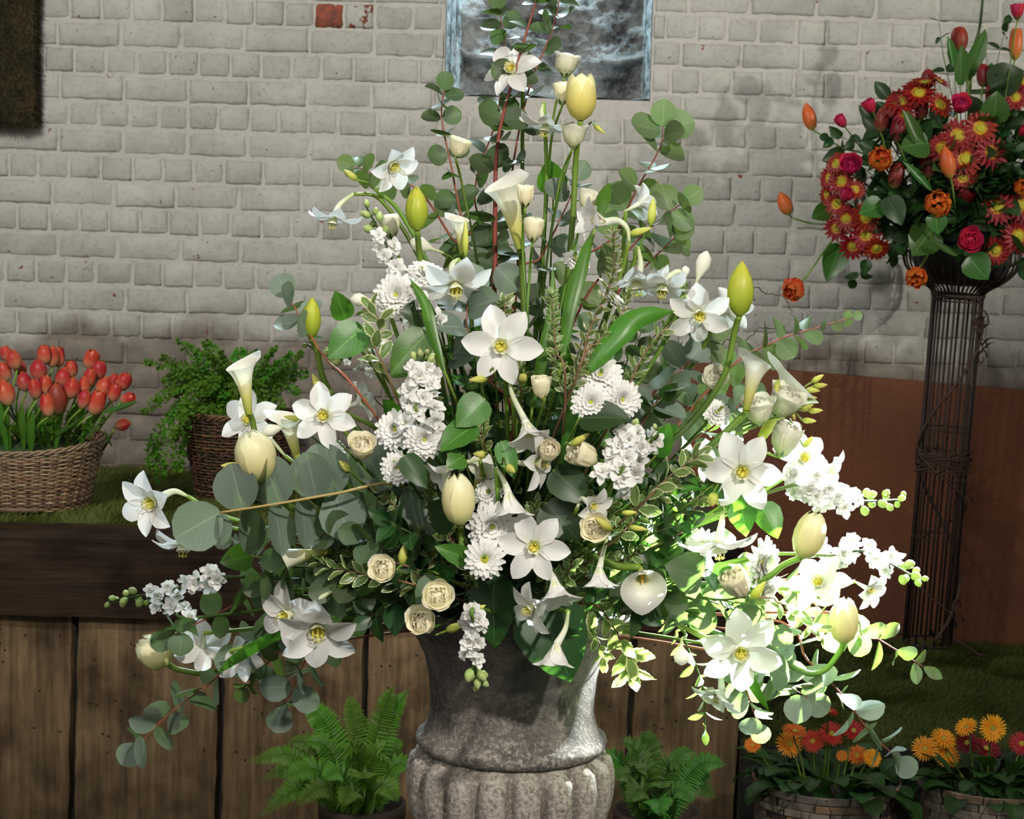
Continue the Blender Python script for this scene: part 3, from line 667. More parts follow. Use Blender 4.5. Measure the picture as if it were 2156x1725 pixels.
def leafy(name, label, cat, pts, l0, l1, n, meshes, mat=None, twig='redtwig', seed=1, pair=True, fwd=.35, sr=.002, facing=.5, group=None, skip=0, lname='leaf', stuff=False, tgroup=None, centre=None, dY=0, extend=True, stemtwigs=None):
    """leafy cut branch: pts are (px, py[, Y]) from the vase outwards, leaf lengths l0 -> l1 in photo pixels"""
    r = random.Random(seed); W = []
    for p in pts: W.append(PY(p[0], p[1], p[2] if len(p) > 2 else autoY(p[0], p[1], dY)))
    o = origin(r, centre)
    full = ([o] if extend and (W[0]-o).length > .03 else [])+W
    path = catmull(full, 6); base = path[0]
    root = thing(name, label, cat, base, group)
    link('stem', M().add(tube(path, sr*1.3, sr*.45, 6)).mesh('stem', True, MAT[twig]), root)
    vis = catmull(W, 8); cam_ = (CAM-W[len(W)//2]).normalized(); big = M()
    for i in range(n):
        t = skip+(1-skip)*(i+.5)/n; p, d = along(vis, t); L = S(l0+(l1-l0)*t, p.y)*r.uniform(.85, 1.12)
        a0 = (i % 2)*pi/2+r.uniform(-.35, .35)+seed
        s = d.orthogonal().normalized(); b = d.cross(s)
        for k in range(2 if pair else 1):
            a = a0+k*pi; side = (s*cos(a)+b*sin(a)); out = (side+d*fwd+V((0, 0, -.12))).normalized()
            nr = (cam_*facing+d*(1-facing)+V((r.gauss(0, .3), r.gauss(0, .3), r.gauss(0, .3)))); nr = nr-out*nr.dot(out)
            if nr.length < .05: nr = out.orthogonal()
            nr.normalize(); y = nr.cross(out); mw = MX.Translation(p+out*L*.06) @ MX((out, y, nr)).transposed().to_4x4() @ MX.Scale(L, 4)
            me = r.choice(meshes)
            if stuff: big.add(BL[me.name], mw)
            else: link(lname, me, root, mw, mat=mat)
    if n and r.random() < .99:
        p, d = along(vis, 1); L = S(l1, p.y)*.9; nr = cam_-d*cam_.dot(d); nr.normalize(); mw = MX.Translation(p) @ MX((d, nr.cross(d), nr)).transposed().to_4x4() @ MX.Scale(L, 4)
        if stuff: big.add(BL[meshes[0].name], mw)
        else: link(lname, meshes[0], root, mw, mat=mat)
    if stuff: link('leaves', big.mesh('leaves', True, mat), root, kind='stuff')
    return root
BL = {}
def lowres(me_list, fn):
    for me, t in zip(me_list, fn): BL[me.name] = t
lowres(PI_, [blade(1, .5, P_OVAL, 12, -20, .15, 3, 2, 0, s, .1) for s in range(3)])
lowres(SA, [blade(1, w_, P_HEART, 12, -20, .15, 4, 2, 0, 1, .1) for w_ in (.66, .58, .72)])
# ============================================================ the stone urn
def zz(y): return PY(1078, y, 3.0).z
def rr(n_): return S(n_, 3.0)
urn = thing('stone_urn', 'large weathered grey stone urn with fluted bulging bowl, centre', 'urn', (MOUTH.x*0, 3.0, .50))
m, n, l, p, out = nt('weathered_stone'); co = position(n); s = n.new('ShaderNodeSeparateXYZ'); l.new(co, s.inputs[0])
b1 = ramp(n, l, noi(n, l, 16, 6, co, .65), [(.32, (.045, .04, .035)), (.5, (.15, .13, .115)), (.7, (.27, .24, .21))])
fl = noi(n, l, 150, 4, co, .75); spk = ramp(n, l, fl, [(.50, (0, 0, 0)), (.60, (1, 1, 1))])
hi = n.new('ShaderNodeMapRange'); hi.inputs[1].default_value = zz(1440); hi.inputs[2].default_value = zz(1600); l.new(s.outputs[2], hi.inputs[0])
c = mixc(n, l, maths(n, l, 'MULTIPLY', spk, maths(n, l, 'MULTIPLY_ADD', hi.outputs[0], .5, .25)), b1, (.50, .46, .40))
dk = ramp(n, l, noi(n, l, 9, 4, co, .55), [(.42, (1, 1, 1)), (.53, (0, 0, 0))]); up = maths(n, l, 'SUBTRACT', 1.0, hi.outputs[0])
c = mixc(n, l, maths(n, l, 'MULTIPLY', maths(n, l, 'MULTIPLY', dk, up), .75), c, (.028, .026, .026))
uu, vv_ = uvx(n, l); STONE_C = c
l.new(c, p.inputs['Base Color']); p.inputs['Roughness'].default_value = .85
bump(n, l, maths(n, l, 'MULTIPLY_ADD', noi(n, l, 30, 5, co), .6, fl), p, .003, .7); STONE = m
prof = [(rr(240), zz(1262)), (rr(262), zz(1260)), (rr(268), zz(1268)), (rr(258), zz(1285)), (rr(232), zz(1310)), (rr(206), zz(1345)), (rr(190), zz(1380)), (rr(181), zz(1420)), (rr(176), zz(1470)), (rr(176), zz(1495)), (rr(182), zz(1520)), (rr(192), zz(1536)), (rr(203), zz(1545)), (rr(207), zz(1554)), (rr(203), zz(1563)), (rr(198), zz(1568))]
g = M().add(lathe([(rr(60), zz(1275))] + [(rr(225), zz(1275))] + prof, 72, lambda r, z, a, i: r*(1+.006*noise.noise(V((cos(a)*3, sin(a)*3, z*12))))), T(.013, 3, 0))
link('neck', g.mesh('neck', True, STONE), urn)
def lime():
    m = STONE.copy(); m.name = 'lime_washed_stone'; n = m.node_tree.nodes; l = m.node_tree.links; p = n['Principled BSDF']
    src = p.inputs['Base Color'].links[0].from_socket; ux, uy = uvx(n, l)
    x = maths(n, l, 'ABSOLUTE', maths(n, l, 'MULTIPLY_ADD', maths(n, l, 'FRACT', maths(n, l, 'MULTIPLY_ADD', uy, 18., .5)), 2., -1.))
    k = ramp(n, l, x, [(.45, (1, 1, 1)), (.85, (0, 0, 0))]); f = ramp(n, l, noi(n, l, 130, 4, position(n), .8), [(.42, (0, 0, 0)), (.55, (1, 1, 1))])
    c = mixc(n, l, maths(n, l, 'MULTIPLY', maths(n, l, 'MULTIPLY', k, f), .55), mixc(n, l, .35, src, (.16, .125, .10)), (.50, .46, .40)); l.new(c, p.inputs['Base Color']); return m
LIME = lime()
lob = []
NB = 44
for i in range(NB+1):
    t = i/NB; y = 1564+t*340; R = 196+21*sin(pi*min(1, .28+t*.5)) if t < .45 else 0
    R = 219-210*max(0, t-.22)**2.0*1.35 if t > .2 else 200+19*sin(pi*t/.4)
    lob.append((rr(R), zz(y), t))
def lobe(r, z, a, i):
    t = lob[i][2]; x = ((a*18/(2*pi)+.5) % 1)*2-1          # 22 flutes
    x = min(1, abs(x)*1.10); t0 = .035+.05*x*x; e = max(0, min(1, (t-t0)/.04)); e = e*(2-e)
    return r*(.915+.115*e*sqrt(max(0, 1-x*x)))
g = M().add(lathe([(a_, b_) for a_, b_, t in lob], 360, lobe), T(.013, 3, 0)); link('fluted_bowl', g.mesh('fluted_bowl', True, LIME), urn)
zb_ = lob[-1][1]; rb__ = lob[-1][0]
g = M().add(lathe([(rb__*.97, zb_+.005), (rb__*.9, zb_-.01), (.055, zb_-.03), (.045, zb_-.06), (.06, zb_-.10), (.11, zb_-.13), (.13, zb_-.14), (.13, .50), (.001, .50)], 48), T(.013, 3, 0)); link('foot', g.mesh('foot', True, STONE), urn)
pl_ = thing('plinth', 'square stone plinth standing under the large urn', 'plinth', (0, 3, 0)); g = M().add(boxg(-.2, .2, 2.8, 3.2, 0, .46)).add(boxg(-.22, .22, 2.78, 3.22, .46, .499)); link('plinth_block', g.mesh('plinth_block', False, STONE), pl_)
fo = thing('floral_foam', 'dark green wet foam block filling the mouth of the urn', 'foam', (0, 3, zz(1275)))
link('foam_block', M().add(lathe([(rr(215), zz(1274)), (rr(205), zz(1235)), (rr(150), zz(1175)), (rr(60), zz(1140)), (.001, zz(1135))], 28), T(.013, 3, 0)).mesh('foam', True, MAT['foam']), fo)
# ============================================================ white arrangement
def lily(px, py, rad, kind, face, label, roll=0, d=0, tube_=None, way=None, **k):
    r = random.Random(int(px+py*3)); Y = k.pop('Y', None) or autoY(px, py, d)
    return flower('white_lily', label, 'flower', px, py, S(rad*1.10, Y), lily_parts(kind, r), face, roll, Y=Y, way=way, tubepix=tube_, tubelen=0 if tube_ else .75, sr=.0036, **k)
lily(1056, 729, 78, 'open', (-.08, -.05, 1), 'large white star lily facing forward above the centre, grey round leaves behind it', 50, -.03)
lily(684, 875, 68, 'open', (-.15, .0, 1), 'white star lily facing forward, just right of the upright green-based calla', 40, -.02)
lily(1562, 992, 80, 'open', (-.05, -.08, 1), 'large white star lily facing forward on the right of the bouquet', 55, -.03)
lily(1125, 1150, 72, 'open', (-.05, -.05, 1), 'white star lily facing forward, low centre, right of the single daisy chrysanthemum', 52, -.06)
lily(326, 1055, 74, 'side', (-.45, -.25, .8), 'bluish white lily at the far left tip beside the round eucalyptus leaf', 20, 0, [(365, 1035), (395, 1045)], [(480, 1090), (700, 1150)])
lily(386, 1143, 66, 'flat', (0, -1, .25), 'nodding white lily seen from the side below the far left lily', 10, 0, [(388, 1115), (400, 1085)], [(480, 1110), (700, 1160)])
lily(610, 1295, 72, 'open', (-.6, -.15, .75), 'white lily facing left in the lower left pair', 28, 0, [(650, 1275), (700, 1250)], [(760, 1225)])
lily(668, 1318, 92, 'side', (.12, -.6, .8), 'widest white lily of the lower left pair, facing down with drooping stamens', 30, -.05, [(665, 1270), (700, 1245)], [(760, 1225)])
lily(822, 345, 60, 'side', (.55, -.5, .5), 'ragged white lily at the upper left with petals swept upward', 15, .04, [(805, 385), (790, 398)], [(850, 460), (930, 640)])
lily(703, 458, 54, 'flat', (-.15, -1, .15), 'bluish nodding lily hanging on a curved neck, upper left', 25, .05, [(716, 430), (745, 408)], [(800, 420), (870, 520), (940, 680)])
lily(1272, 468, 62, 'bell', (-.85, .1, .5), 'white lily facing left on an arched neck, upper right of centre', 30, 0, [(1300, 465), (1320, 480), (1325, 510)], [(1300, 600), (1230, 800)])
lily(958, 598, 76, 'flat', (.1, -.75, .5), 'broad nodding lily with bluish petals left of the red twig', 20, .02, [(952, 560), (965, 545)], [(985, 620), (1010, 800)])
lily(1150, 262, 56, 'flat', (-.25, -1, .1), 'white lily hanging behind the yellow tulip stem, top centre', 20, .12, [(1140, 238), (1145, 215)], [(1150, 400), (1130, 700)])
lily(1080, 150, 60, 'open', (-.35, .35, .7), 'thin petalled white lily half hidden by eucalyptus at the very top', 10, .14, None, [(1100, 300), (1100, 600)])
lily(1472, 660, 66, 'open', (.0, -.45, .8), 'bluish white lily below the buds on the upper right', 32, 0, [(1455, 640), (1440, 615)], [(1400, 720), (1250, 950)])
lily(1338, 590, 74, 'flat', (.1, -1, .1), 'nodding white lily behind the variegated sprig, upper right', 15, .04, [(1349, 560), (1344, 520)], [(1320, 600), (1240, 850)])
lily(1395, 600, 66, 'flat', (-.1, -.85, .3), 'white lily nodding on an arched neck beside the upright bud, upper right', 35, .02, [(1405, 585), (1430, 572), (1442, 590)], [(1400, 690), (1260, 900)])
lily(1108, 893, 66, 'bell', (.2, -.75, .45), 'white lily hanging on a long neck straight below the centre star lily', 65, -.03, [(1100, 875), (1078, 830), (1072, 790)], [(1085, 900)])
lily(1128, 975, 62, 'open', (.85, -.1, .35), 'white lily facing right, stacked under the hanging centre lily', 0, -.04, [(1095, 975), (1065, 965)], [(1050, 1050)])
lily(1070, 1040, 66, 'bell', (.15, -1, .1), 'closed bell lily hanging to the right of the cream centre tulip', 0, -.05, [(1062, 1015), (1045, 985)], [(1050, 1080)])
lily(1168, 1225, 66, 'bell', (.15, -.9, .35), 'drooping white lily above the urn rim just below the front star lily', 30, -.07, [(1150, 1190), (1150, 1170)])
lily(1122, 1280, 60, 'open', (-.75, -.35, .5), 'white lily facing left with fringed cup above the urn neck', 10, -.06, [(1150, 1262), (1160, 1240)])
lily(1262, 1198, 54, 'bell', (.0, -1, .1), 'small bell lily hanging left of the front facing calla', 25, -.06, [(1268, 1170), (1278, 1135)])
lily(1172, 1358, 62, 'bell', (-.1, -1, .1), 'lowest bell lily hanging against the dark leaf on the urn', 20, -.13, [(1190, 1325), (1197, 1288)])
lily(1512, 1143, 78, 'flat', (.1, -.85, -.1), 'white lily hanging on an upright neck below the right star lily', 0, -.02, [(1519, 1105), (1522, 1070)], [(1440, 1120)])
lily(1556, 1370, 84, 'open', (.1, -.25, .95), 'white lily facing forward at the lower right, in front of eucalyptus', 40, -.03, [(1520, 1345), (1485, 1342)], [(1420, 1310), (1300, 1240)])
lily(1520, 1455, 60, 'side', (-.5, -.75, .3), 'white lily facing down under the lower right star lily', 0, .02, [(1515, 1420), (1490, 1350)], [(1420, 1310), (1300, 1240)])
lily(526, 886, 60, 'open', (-.3, .25, .9), 'white lily behind the large cream tulip on the left', 30, .08, [(560, 915), (600, 960)], [(760, 1080)])
lily(948, 985, 52, 'bell', (-.75, -.5, .3), 'small white lily facing left with curling stamens, centre left', 10, -.02, [(975, 975), (1010, 968)], [(1030, 1040)])
lily(1242, 1062, 48, 'side', (.6, -.35, .6), 'half open white lily beside yellow buds, right of centre', 20, -.05, [(1225, 1050), (1215, 1070)])
lily(1725, 1232, 68, 'open', (-.3, .5, .6), 'brilliantly backlit white lily between the two right tulips', 12, .0, None, [(1650, 1240), (1450, 1230)])
lily(1690, 968, 60, 'open', (.2, .3, .8), 'brilliantly backlit white lily right of the large right star lily', 40, .06, None, [(1580, 1050), (1350, 1150)])
lily(1738, 985, 50, 'side', (.7, -.3, .4), 'backlit lily drooping above the right white flower spike', 15, .05, [(1725, 960), (1700, 975)], [(1560, 1060), (1350, 1150)])
lily(1826, 1240, 44, 'side', (.5, -.3, .6), 'small backlit lily beside the lowest right flower spike', 0, .04, None, [(1700, 1240), (1450, 1230)])
lily(428, 1362, 64, 'flat', (-.1, -.5, -.6), 'bluish lily seen from behind next to the far left cream tulip', 30, .04, None, [(560, 1320), (800, 1280)])
lily(500, 1382, 56, 'side', (.2, -.3, -.8), 'bluish lily seen from behind above the curved left tulip stem', 10, .05, None, [(620, 1330), (820, 1280)])
lily(752, 850, 50, 'side', (.75, .25, .2), 'pale lily turned away to the right behind the left star lily', 10, .06, None, [(820, 930)])
lily(1530, 655, 54, 'side', (.4, .2, -.6), 'white lily turned away behind the yellow-green right tulip', 0, .08, None, [(1450, 780), (1250, 1000)])
lily(815, 700, 52, 'bell', (-.1, -.9, .2), 'pale drooping lily under the upper left chrysanthemum', 0, .06, None, [(870, 800)])
lily(1345, 430, 44, 'side', (.7, .4, -.4), 'pale lily turned away behind round eucalyptus leaves, upper right', 0, .12, None, [(1300, 600), (1200, 900)])
def bud(px, py, lpx, face, label, kind='w', wpx=None, d=0, way=None, tp=None, name='lily_bud', cat='bud'):
    Y = autoY(px, py, d); s_ = S(lpx, Y); me = {'w': LBUD, 'y': GBUD}[kind]
    flower(name, label, cat, px, py, s_, [('bud', me, None, MX.Scale((wpx/lpx/.4) if wpx else 1, 4, (1, 0, 0)) @ MX.Scale((wpx/lpx/.4) if wpx else 1, 4, (0, 1, 0)))], face, 0, Y=Y, anchor=(0, 0, -.5), way=way, sr=.0016, back=True, smat='stem')
bud(768, 632, 62, (-1, .05, .2), 'fat white lily bud pointing left beside the upper left chrysanthemum', 'w', 30, 0)
bud(1474, 572, 92, (.35, 1, 0), 'long upright white lily bud on the upper right', 'w', 32, .0, [(1440, 640), (1350, 800), (1200, 1000)])
bud(1443, 577, 34, (0, 1, .1), 'tiny white lily bud on the arched stalk, upper right', 'w', 18, .0, [(1440, 620), (1350, 800), (1200, 1000)])
bud(1435, 1373, 58, (0, -1, .1), 'round white lily bud hanging at the lower right', 'w', 36, -.02, [(1444, 1335), (1400, 1300), (1300, 1230)])
bud(583, 903, 66, (-.9, -.25, .3), 'white lily bud pointing left in front of the upright left calla', 'w', 28, -.03, [(630, 895), (700, 960)])
bud(484, 981, 40, (-1, 0, .1), 'green-yellow lily bud poking left from behind the large cream tulip', 'y', 17, .0, [(540, 985), (700, 1050)])
bud(665, 803, 36, (-.5, 1, 0), 'green-yellow lily bud above the left star lily', 'y', 17, .02, [(690, 850), (800, 960)])
bud(618, 880, 44, (-1, .1, .1), 'green-yellow lily bud left of the left star lily', 'y', 15, .0, [(660, 885), (760, 980)])
bud(1373, 445, 60, (.1, 1, 0), 'yellow upright lily bud among the upper right eucalyptus', 'y', 20, .03, [(1355, 500), (1320, 600), (1200, 900)])
bud(1348, 487, 52, (.9, .25, .1), 'yellow lily bud lying sideways beside the arched lily neck', 'y', 16, .02, [(1325, 500), (1300, 650), (1200, 900)])
bud(898, 520, 74, (-1, .35, .1), 'long white lily bud behind the green tulip stem, upper left', 'w', 34, .06, [(960, 560), (1000, 700)])
bud(980, 500, 80, (.0, 1, 0), 'slim pale lily bud standing upright left of the red twig', 'y', 14, .08, [(975, 560), (1000, 700)])
bud(738, 368, 34, (-.8, .6, .1), 'green-yellow bud at the tip of the upper left lily stalk', 'y', 15, .04, [(790, 400), (870, 520), (950, 700)])
bud(1007, 799, 42, (-.9, -.1, .3), 'green-yellow bud under the centre star lily', 'y', 18, -.03)
bud(1101, 795, 24, (0, .3, 1), 'round yellow bud tucked under the centre star lily', 'y', 20, -.04)
bud(1010, 957, 30, (-1, .1, .3), 'small yellow bud left of the orange tipped centre stalk', 'y', 18, -.05)
bud(1075, 988, 28, (.6, -.5, .4), 'small yellow bud above the closed bell lily', 'y', 19, -.06)
bud(1501, 1052, 30, (-.1, -1, .2), 'round yellow bud hanging below the right star lily', 'y', 25, -.03, [(1505, 1020), (1400, 1100)])
# tulips -------------------------------------------------------------------
def tulip(px, py, wpx, hpx, kind, mat, face, label, way, d=0, roll=0, **k):
    r = random.Random(int(px)); Y = autoY(px, py, d); H = S(hpx, Y)
    return flower('cream_tulip', label, 'flower', px, py, H, tulip_parts(kind, round(wpx/hpx/2.06, 2), mat, r), face, roll, Y=Y, anchor=(0, 0, -.5), way=way, sr=.0052, **k)
tulip(1223, 203, 63, 98, 'open', 'tulipy', (.0, 1, .12), 'tall yellow tulip with open pointed tips at the top of the bouquet', [(1213, 330), (1203, 500), (1172, 800), (1140, 1000)], .02)
tulip(877, 438, 46, 94, 'closed', 'tulipg', (-.02, 1, .05), 'slender green tulip bud on a long stem, upper left', [(884, 540), (898, 640), (935, 760), (980, 950)], -.02)
tulip(1560, 607, 58, 116, 'closed', 'tulipg', (.05, 1, .05), 'yellow-green closed tulip rising on the right against the brick', [(1546, 700), (1525, 790), (1465, 880), (1380, 960)], -.02)
tulip(656, 668, 40, 86, 'closed', 'tulipg', (.05, 1, .1), 'greenish tulip bud with thin curled leaf, left above the star lily', [(668, 740), (692, 820), (800, 960)], .0)
tulip(537, 960, 86, 112, 'egg', 'tulip', (-.22, 1, .25), 'largest cream tulip, fat and closed, on the left above the big eucalyptus leaves', [(575, 1040, 2.86), (640, 1085, 2.9), (760, 1140, 2.95)], -.09, 20)
tulip(965, 1050, 70, 112, 'egg', 'tulip', (-.05, 1, .1), 'cream closed tulip standing in the middle of the bouquet', [(972, 1120), (982, 1190)], -.06)
tulip(323, 1373, 70, 82, 'egg', 'tulip', (-.62, .62, .25), 'cream tulip at the far lower left on a stem curving under it', [(385, 1412), (455, 1413), (545, 1340), (700, 1270)], -.09, 30)
tulip(1705, 1126, 66, 104, 'egg', 'tulip', (.32, 1, .15), 'cream closed tulip leaning right in front of the glare', [(1650, 1190), (1590, 1225), (1400, 1240)], -.04)
tulip(1778, 1306, 62, 100, 'egg', 'tulip', (.03, 1, .12), 'cream tulip at the right edge on a hooked stem', [(1768, 1372), (1735, 1412), (1690, 1415), (1600, 1370), (1350, 1280)], .0)
# callas -------------------------------------------------------------------
def calla(px, py, hpx, face, label, op=1.0, roll=0, way=None, d=0, sr=.0065, wide=1, **k):
    Y = autoY(px, py, d)
    return flower('calla_lily', label, 'flower', px, py, S(hpx, Y), [('spathe', CAL[op], None, MX.Scale(wide, 4, (1, 0, 0)) @ MX.Scale(wide, 4, (0, 1, 0))), ('spadix', SPADIX, None, RG)], face, roll, Y=Y, anchor=(0, 0, -.5), way=way, sr=sr, **k)
calla(516, 808, 132, (-.12, 1, .05), 'slim white calla standing upright at the far left above the lily', .55, 120, [(530, 880), (560, 960), (700, 1080)], .02, .005)
calla(612, 915, 120, (-.25, 1, .25), 'white calla with yellow-green base between the left lilies', .55, 200, [(636, 985), (700, 1080)], .0, .008)
calla(1078, 440, 172, (-.22, 1, .02), 'long white calla with a curled tip beside the red twig, top centre', .55, 150, [(1100, 560), (1105, 760)], .08, .006)
calla(1583, 800, 130, (.18, 1, .1), 'upright white calla with yellow base on the right above the glare', .55, 160, [(1560, 880), (1450, 980)], .0, .006)
calla(1352, 1222, 92, (.05, -.62, 1), 'open white calla facing forward with an orange throat, right of centre', 1.5, -90, [(1290, 1190), (1200, 1150)], -.02, .0065)
calla(632, 1168, 120, (-1, -.12, .1), 'calla lying sideways to the left under the big eucalyptus leaves', .55, 90, [(710, 1155), (850, 1190)], -.01, .006)
calla(968, 490, 90, (-.1, 1, .1), 'bluish calla trumpet left of the red twig', .55, 180, [(975, 560), (1010, 760)], .09, .004)
calla(1648, 850, 170, (.55, .9, .1), 'large backlit calla glowing behind the upright right calla', 1.0, 120, [(1580, 950), (1400, 1050)], .08, .006)
calla(1010, 1005, 80, (.3, .75, .5), 'translucent cream calla behind the centre tulip', 1.0, 60, None, .02, .004)
# lisianthus -----------------------------------------------------------------
def lis(px, py, wpx, kind, face, label, mat='lisi', way=None, d=0, roll=0):
    r = random.Random(int(px*3)); Y = autoY(px, py, d); k = 1.13 if kind == 'open' else .98
    return flower('lisianthus', label, 'flower', px, py, S(wpx*1.12/k, Y), rose_parts(mat, kind, r), face, roll, Y=Y, anchor=(0, 0, -.5), way=way, sr=.0022)
lis(1106, 414, 40, 'cup', (.02, 1, .15), 'cream rose-like bud standing beside the tall curled calla', 'lisi', [(1100, 520), (1110, 700)], .0)
lis(1123, 484, 46, 'cup', (.08, 1, .15), 'cream lisianthus bud just below the topmost cream one by the calla', 'lisi', [(1115, 580), (1112, 720)], -.02)
lis(1140, 818, 46, 'cup', (-.02, 1, .3), 'wilting cream lisianthus right of the centre star lily', 'lisi', None, -.03)
lis(762, 946, 56, 'open', (.1, .65, .8), 'cream lisianthus under the left star lily', 'lisi', None, -.03)
lis(811, 1200, 54, 'open', (-.2, .3, .9), 'cream lisianthus with green buds over it, left of the urn', 'lisi', None, -.03)
lis(920, 1256, 60, 'open', (.1, .2, 1), 'full peach-cream lisianthus rosette above the left urn rim', 'lisi', None, -.06)
lis(893, 1312, 60, 'open', (-.3, .3, .9), 'pale yellow lisianthus hanging on the left edge of the urn', 'lisi', None, -.05)
lis(1155, 953, 48, 'cup', (.1, .5, .9), 'peach lisianthus beside the right facing lily, centre', 'lisi', None, -.05)
lis(1232, 960, 62, 'cup', (-.75, .35, .5), 'yellow lisianthus lying on its side right of centre', 'lisi', None, -.03)
lis(1254, 1113, 56, 'open', (-.1, .15, 1), 'yellow lisianthus spiral beside the half open lily', 'lisi', None, -.06)
lis(1553, 1232, 66, 'cup', (-.5, .7, .5), 'cream lisianthus below the hanging right lily', 'lisi', [(1500, 1262), (1350, 1230)], -.03)
lis(1192, 138, 50, 'open', (.15, 1, .1), 'topmost white lisianthus behind the yellow tulip', 'lisiw', [(1165, 250), (1150, 450), (1130, 700)], .1)
lis(1184, 197, 42, 'cup', (.0, 1, .1), 'cream lisianthus partly behind the left edge of the yellow tulip', 'lisi', [(1160, 300), (1148, 460), (1125, 700)], .09)
lis(1208, 288, 50, 'open', (.1, 1, .1), 'pale lisianthus behind the stem of the yellow tulip', 'lisiw', [(1180, 380), (1150, 560), (1125, 800)], .1)
lis(966, 312, 44, 'open', (.3, .9, .2), 'cream lisianthus among round leaves left of the red twig top', 'lisi', [(975, 400), (1010, 600)], .1)
lis(1650, 850, 72, 'open', (.35, .75, .5), 'backlit cream lisianthus beside the curled green buds on the right', 'lisiw', [(1580, 900), (1400, 1000)], .03)
lis(1598, 868, 62, 'open', (-.1, .85, .4), 'pale lisianthus at the foot of the upright right calla', 'lisiw', [(1540, 920), (1400, 1000)], .03)
lis(1652, 928, 66, 'cup', (.2, .9, .3), 'white lisianthus glowing above the right lilies', 'lisiw', [(1580, 960), (1400, 1050)], .04)
lis(1505, 802, 50, 'open', (.0, .5, .9), 'blown out white lisianthus left of the green tulip stem', 'lisiw', [(1460, 880), (1300, 1000)], .1)
lis(822, 478, 46, 'cup', (-.1, 1, .1), 'pale green lisianthus behind the upper left lily stalk', 'lisiw', [(850, 560), (930, 700)], .08)
lis(1238, 425, 44, 'open', (.2, .8, -.2), 'white lisianthus seen edge on behind the yellow tulip stem', 'lisiw', [(1210, 520), (1150, 800)], .12)
def lbud(px, py, l_, w_, face, label, way=None, d=-.02): bud(px, py, l_, face, label, 'y', w_, d, way, name='lisianthus_bud')
lbud(726, 982, 36, 18, (-.7, .7, .2), 'yellow lisianthus bud right of the big eucalyptus leaf tops')
lbud(848, 1168, 44, 20, (.1, 1, .1), 'yellow-green lisianthus bud beside the cream bloom left of the urn')
lbud(960, 1320, 46, 20, (.9, .4, .1), 'yellow-green bud pointing right on the left urn rim', d=-.06)
lbud(1005, 1284, 42, 17, (.9, .5, .1), 'upper yellow-green bud in front of the lowest white spike', d=-.08)
lbud(1597, 1243, 50, 21, (.65, .8, .1), 'yellow bud right of the cream lisianthus below the hanging lily', [(1560, 1270), (1400, 1250)])
lbud(1270, 1103, 50, 20, (-.8, .6, .3), 'yellow-green bud over the yellow lisianthus spiral', d=-.09)
lbud(1344, 1113, 42, 14, (1, -.15, .1), 'slim yellow bud pointing right, right of centre', d=-.07)
lbud(1325, 1080, 34, 13, (1, .05, .1), 'small yellow bud above the slim one, right of centre', d=-.07)
lbud(1222, 925, 50, 17, (.8, .5, .1), 'pointed yellow bud above the sideways yellow lisianthus', d=-.05)
lbud(1262, 272, 30, 11, (.8, -.7, .1), 'thin green bud right of the yellow tulip stem', [(1240, 262), (1200, 330), (1150, 560)], .08)
GBL = ['topmost thin green bud of the spray at the right edge', 'thin green bud furthest right, just below the topmost', 'thin green bud behind the furthest right one', 'third thin green bud down the right spray, short stalk', 'plump green bud tilted up in the middle of the right spray', 'thin green bud pointing right below the plump tilted one', 'thin green bud pointing slightly down over the brown panel', 'pointed green bud lowest in the right spray, above the lily', 'curled green bud drooping over the backlit cream lisianthus', 'thin curled bud hanging from an arched stalk by the right calla']
gb = [(1722, 797, .8, .5), (1728, 812, 1, .1), (1712, 822, 1, -.1), (1706, 838, 1, .0), (1700, 858, .8, .4), (1718, 865, 1, .05), (1704, 886, 1, -.1), (1702, 930, .6, .7), (1668, 868, .3, -1), (1635, 818, -.1, -.4)]
for i, (x, y, fx, fy) in enumerate(gb):
    bud(x, y, 30 if i < 8 else 40, (fx, fy, .1), GBL[i], 'y', 13, .02, [(1640, 850 if i < 7 else 870), (1500, 930)], name='lisianthus_bud')
# chrysanthemums ---------------------------------------------------------------
def mum(px, py, dia, kind, face, label, d=0, roll=0, way=None):
    r = random.Random(int(px*5)); Y = autoY(px, py, d)
    return flower('white_chrysanthemum', label, 'flower', px, py, S(dia/2, Y), chrys_parts(kind, r), face, roll or r.random()*90, Y=Y, way=way, sr=.0026)
mum(835, 622, 100, 'full', (-.1, .1, 1), 'fluffy white chrysanthemum on the upper left', .0)
mum(896, 582, 90, 'full', (.2, .6, .6), 'fluffy white chrysanthemum behind the green tulip stem', .05)
mum(1262, 792, 104, 'full', (.1, .35, .9), 'topmost of the three white chrysanthemums right of centre', -.02)
mum(1244, 848, 88, 'full', (-.1, .1, 1), 'left lower one of the three white chrysanthemums right of centre', -.04)
mum(1308, 842, 92, 'full', (.3, .0, 1), 'right lower one of the three white chrysanthemums right of centre', -.03)
mum(834, 906, 92, 'full', (-.2, .15, 1), 'white chrysanthemum at the left of the left centre cluster', -.03)
mum(893, 925, 92, 'full', (.15, -.1, 1), 'white chrysanthemum with bright yellow centre in the left centre cluster', -.05)
mum(838, 985, 78, 'full', (-.05, -.1, 1), 'lowest white chrysanthemum of the left centre cluster', -.04)
mum(1037, 1108, 112, 'full', (.0, -.1, 1), 'large white chrysanthemum right of the centre tulip', -.03)
mum(1021, 1177, 94, 'daisy', (-.08, -.05, 1), 'single daisy-like white chrysanthemum with green-yellow centre, low centre', -.07)
mum(1030, 1040, 70, 'full', (-.3, .3, .8), 'small white chrysanthemum partly behind the bell lily', .0)
mum(1212, 552, 66, 'full', (.2, .5, .5), 'blurred white chrysanthemum behind the stems, upper right of centre', .1)
mum(1290, 640, 84, 'full', (.6, .6, .2), 'bluish white chrysanthemum turned away, upper right', .06)
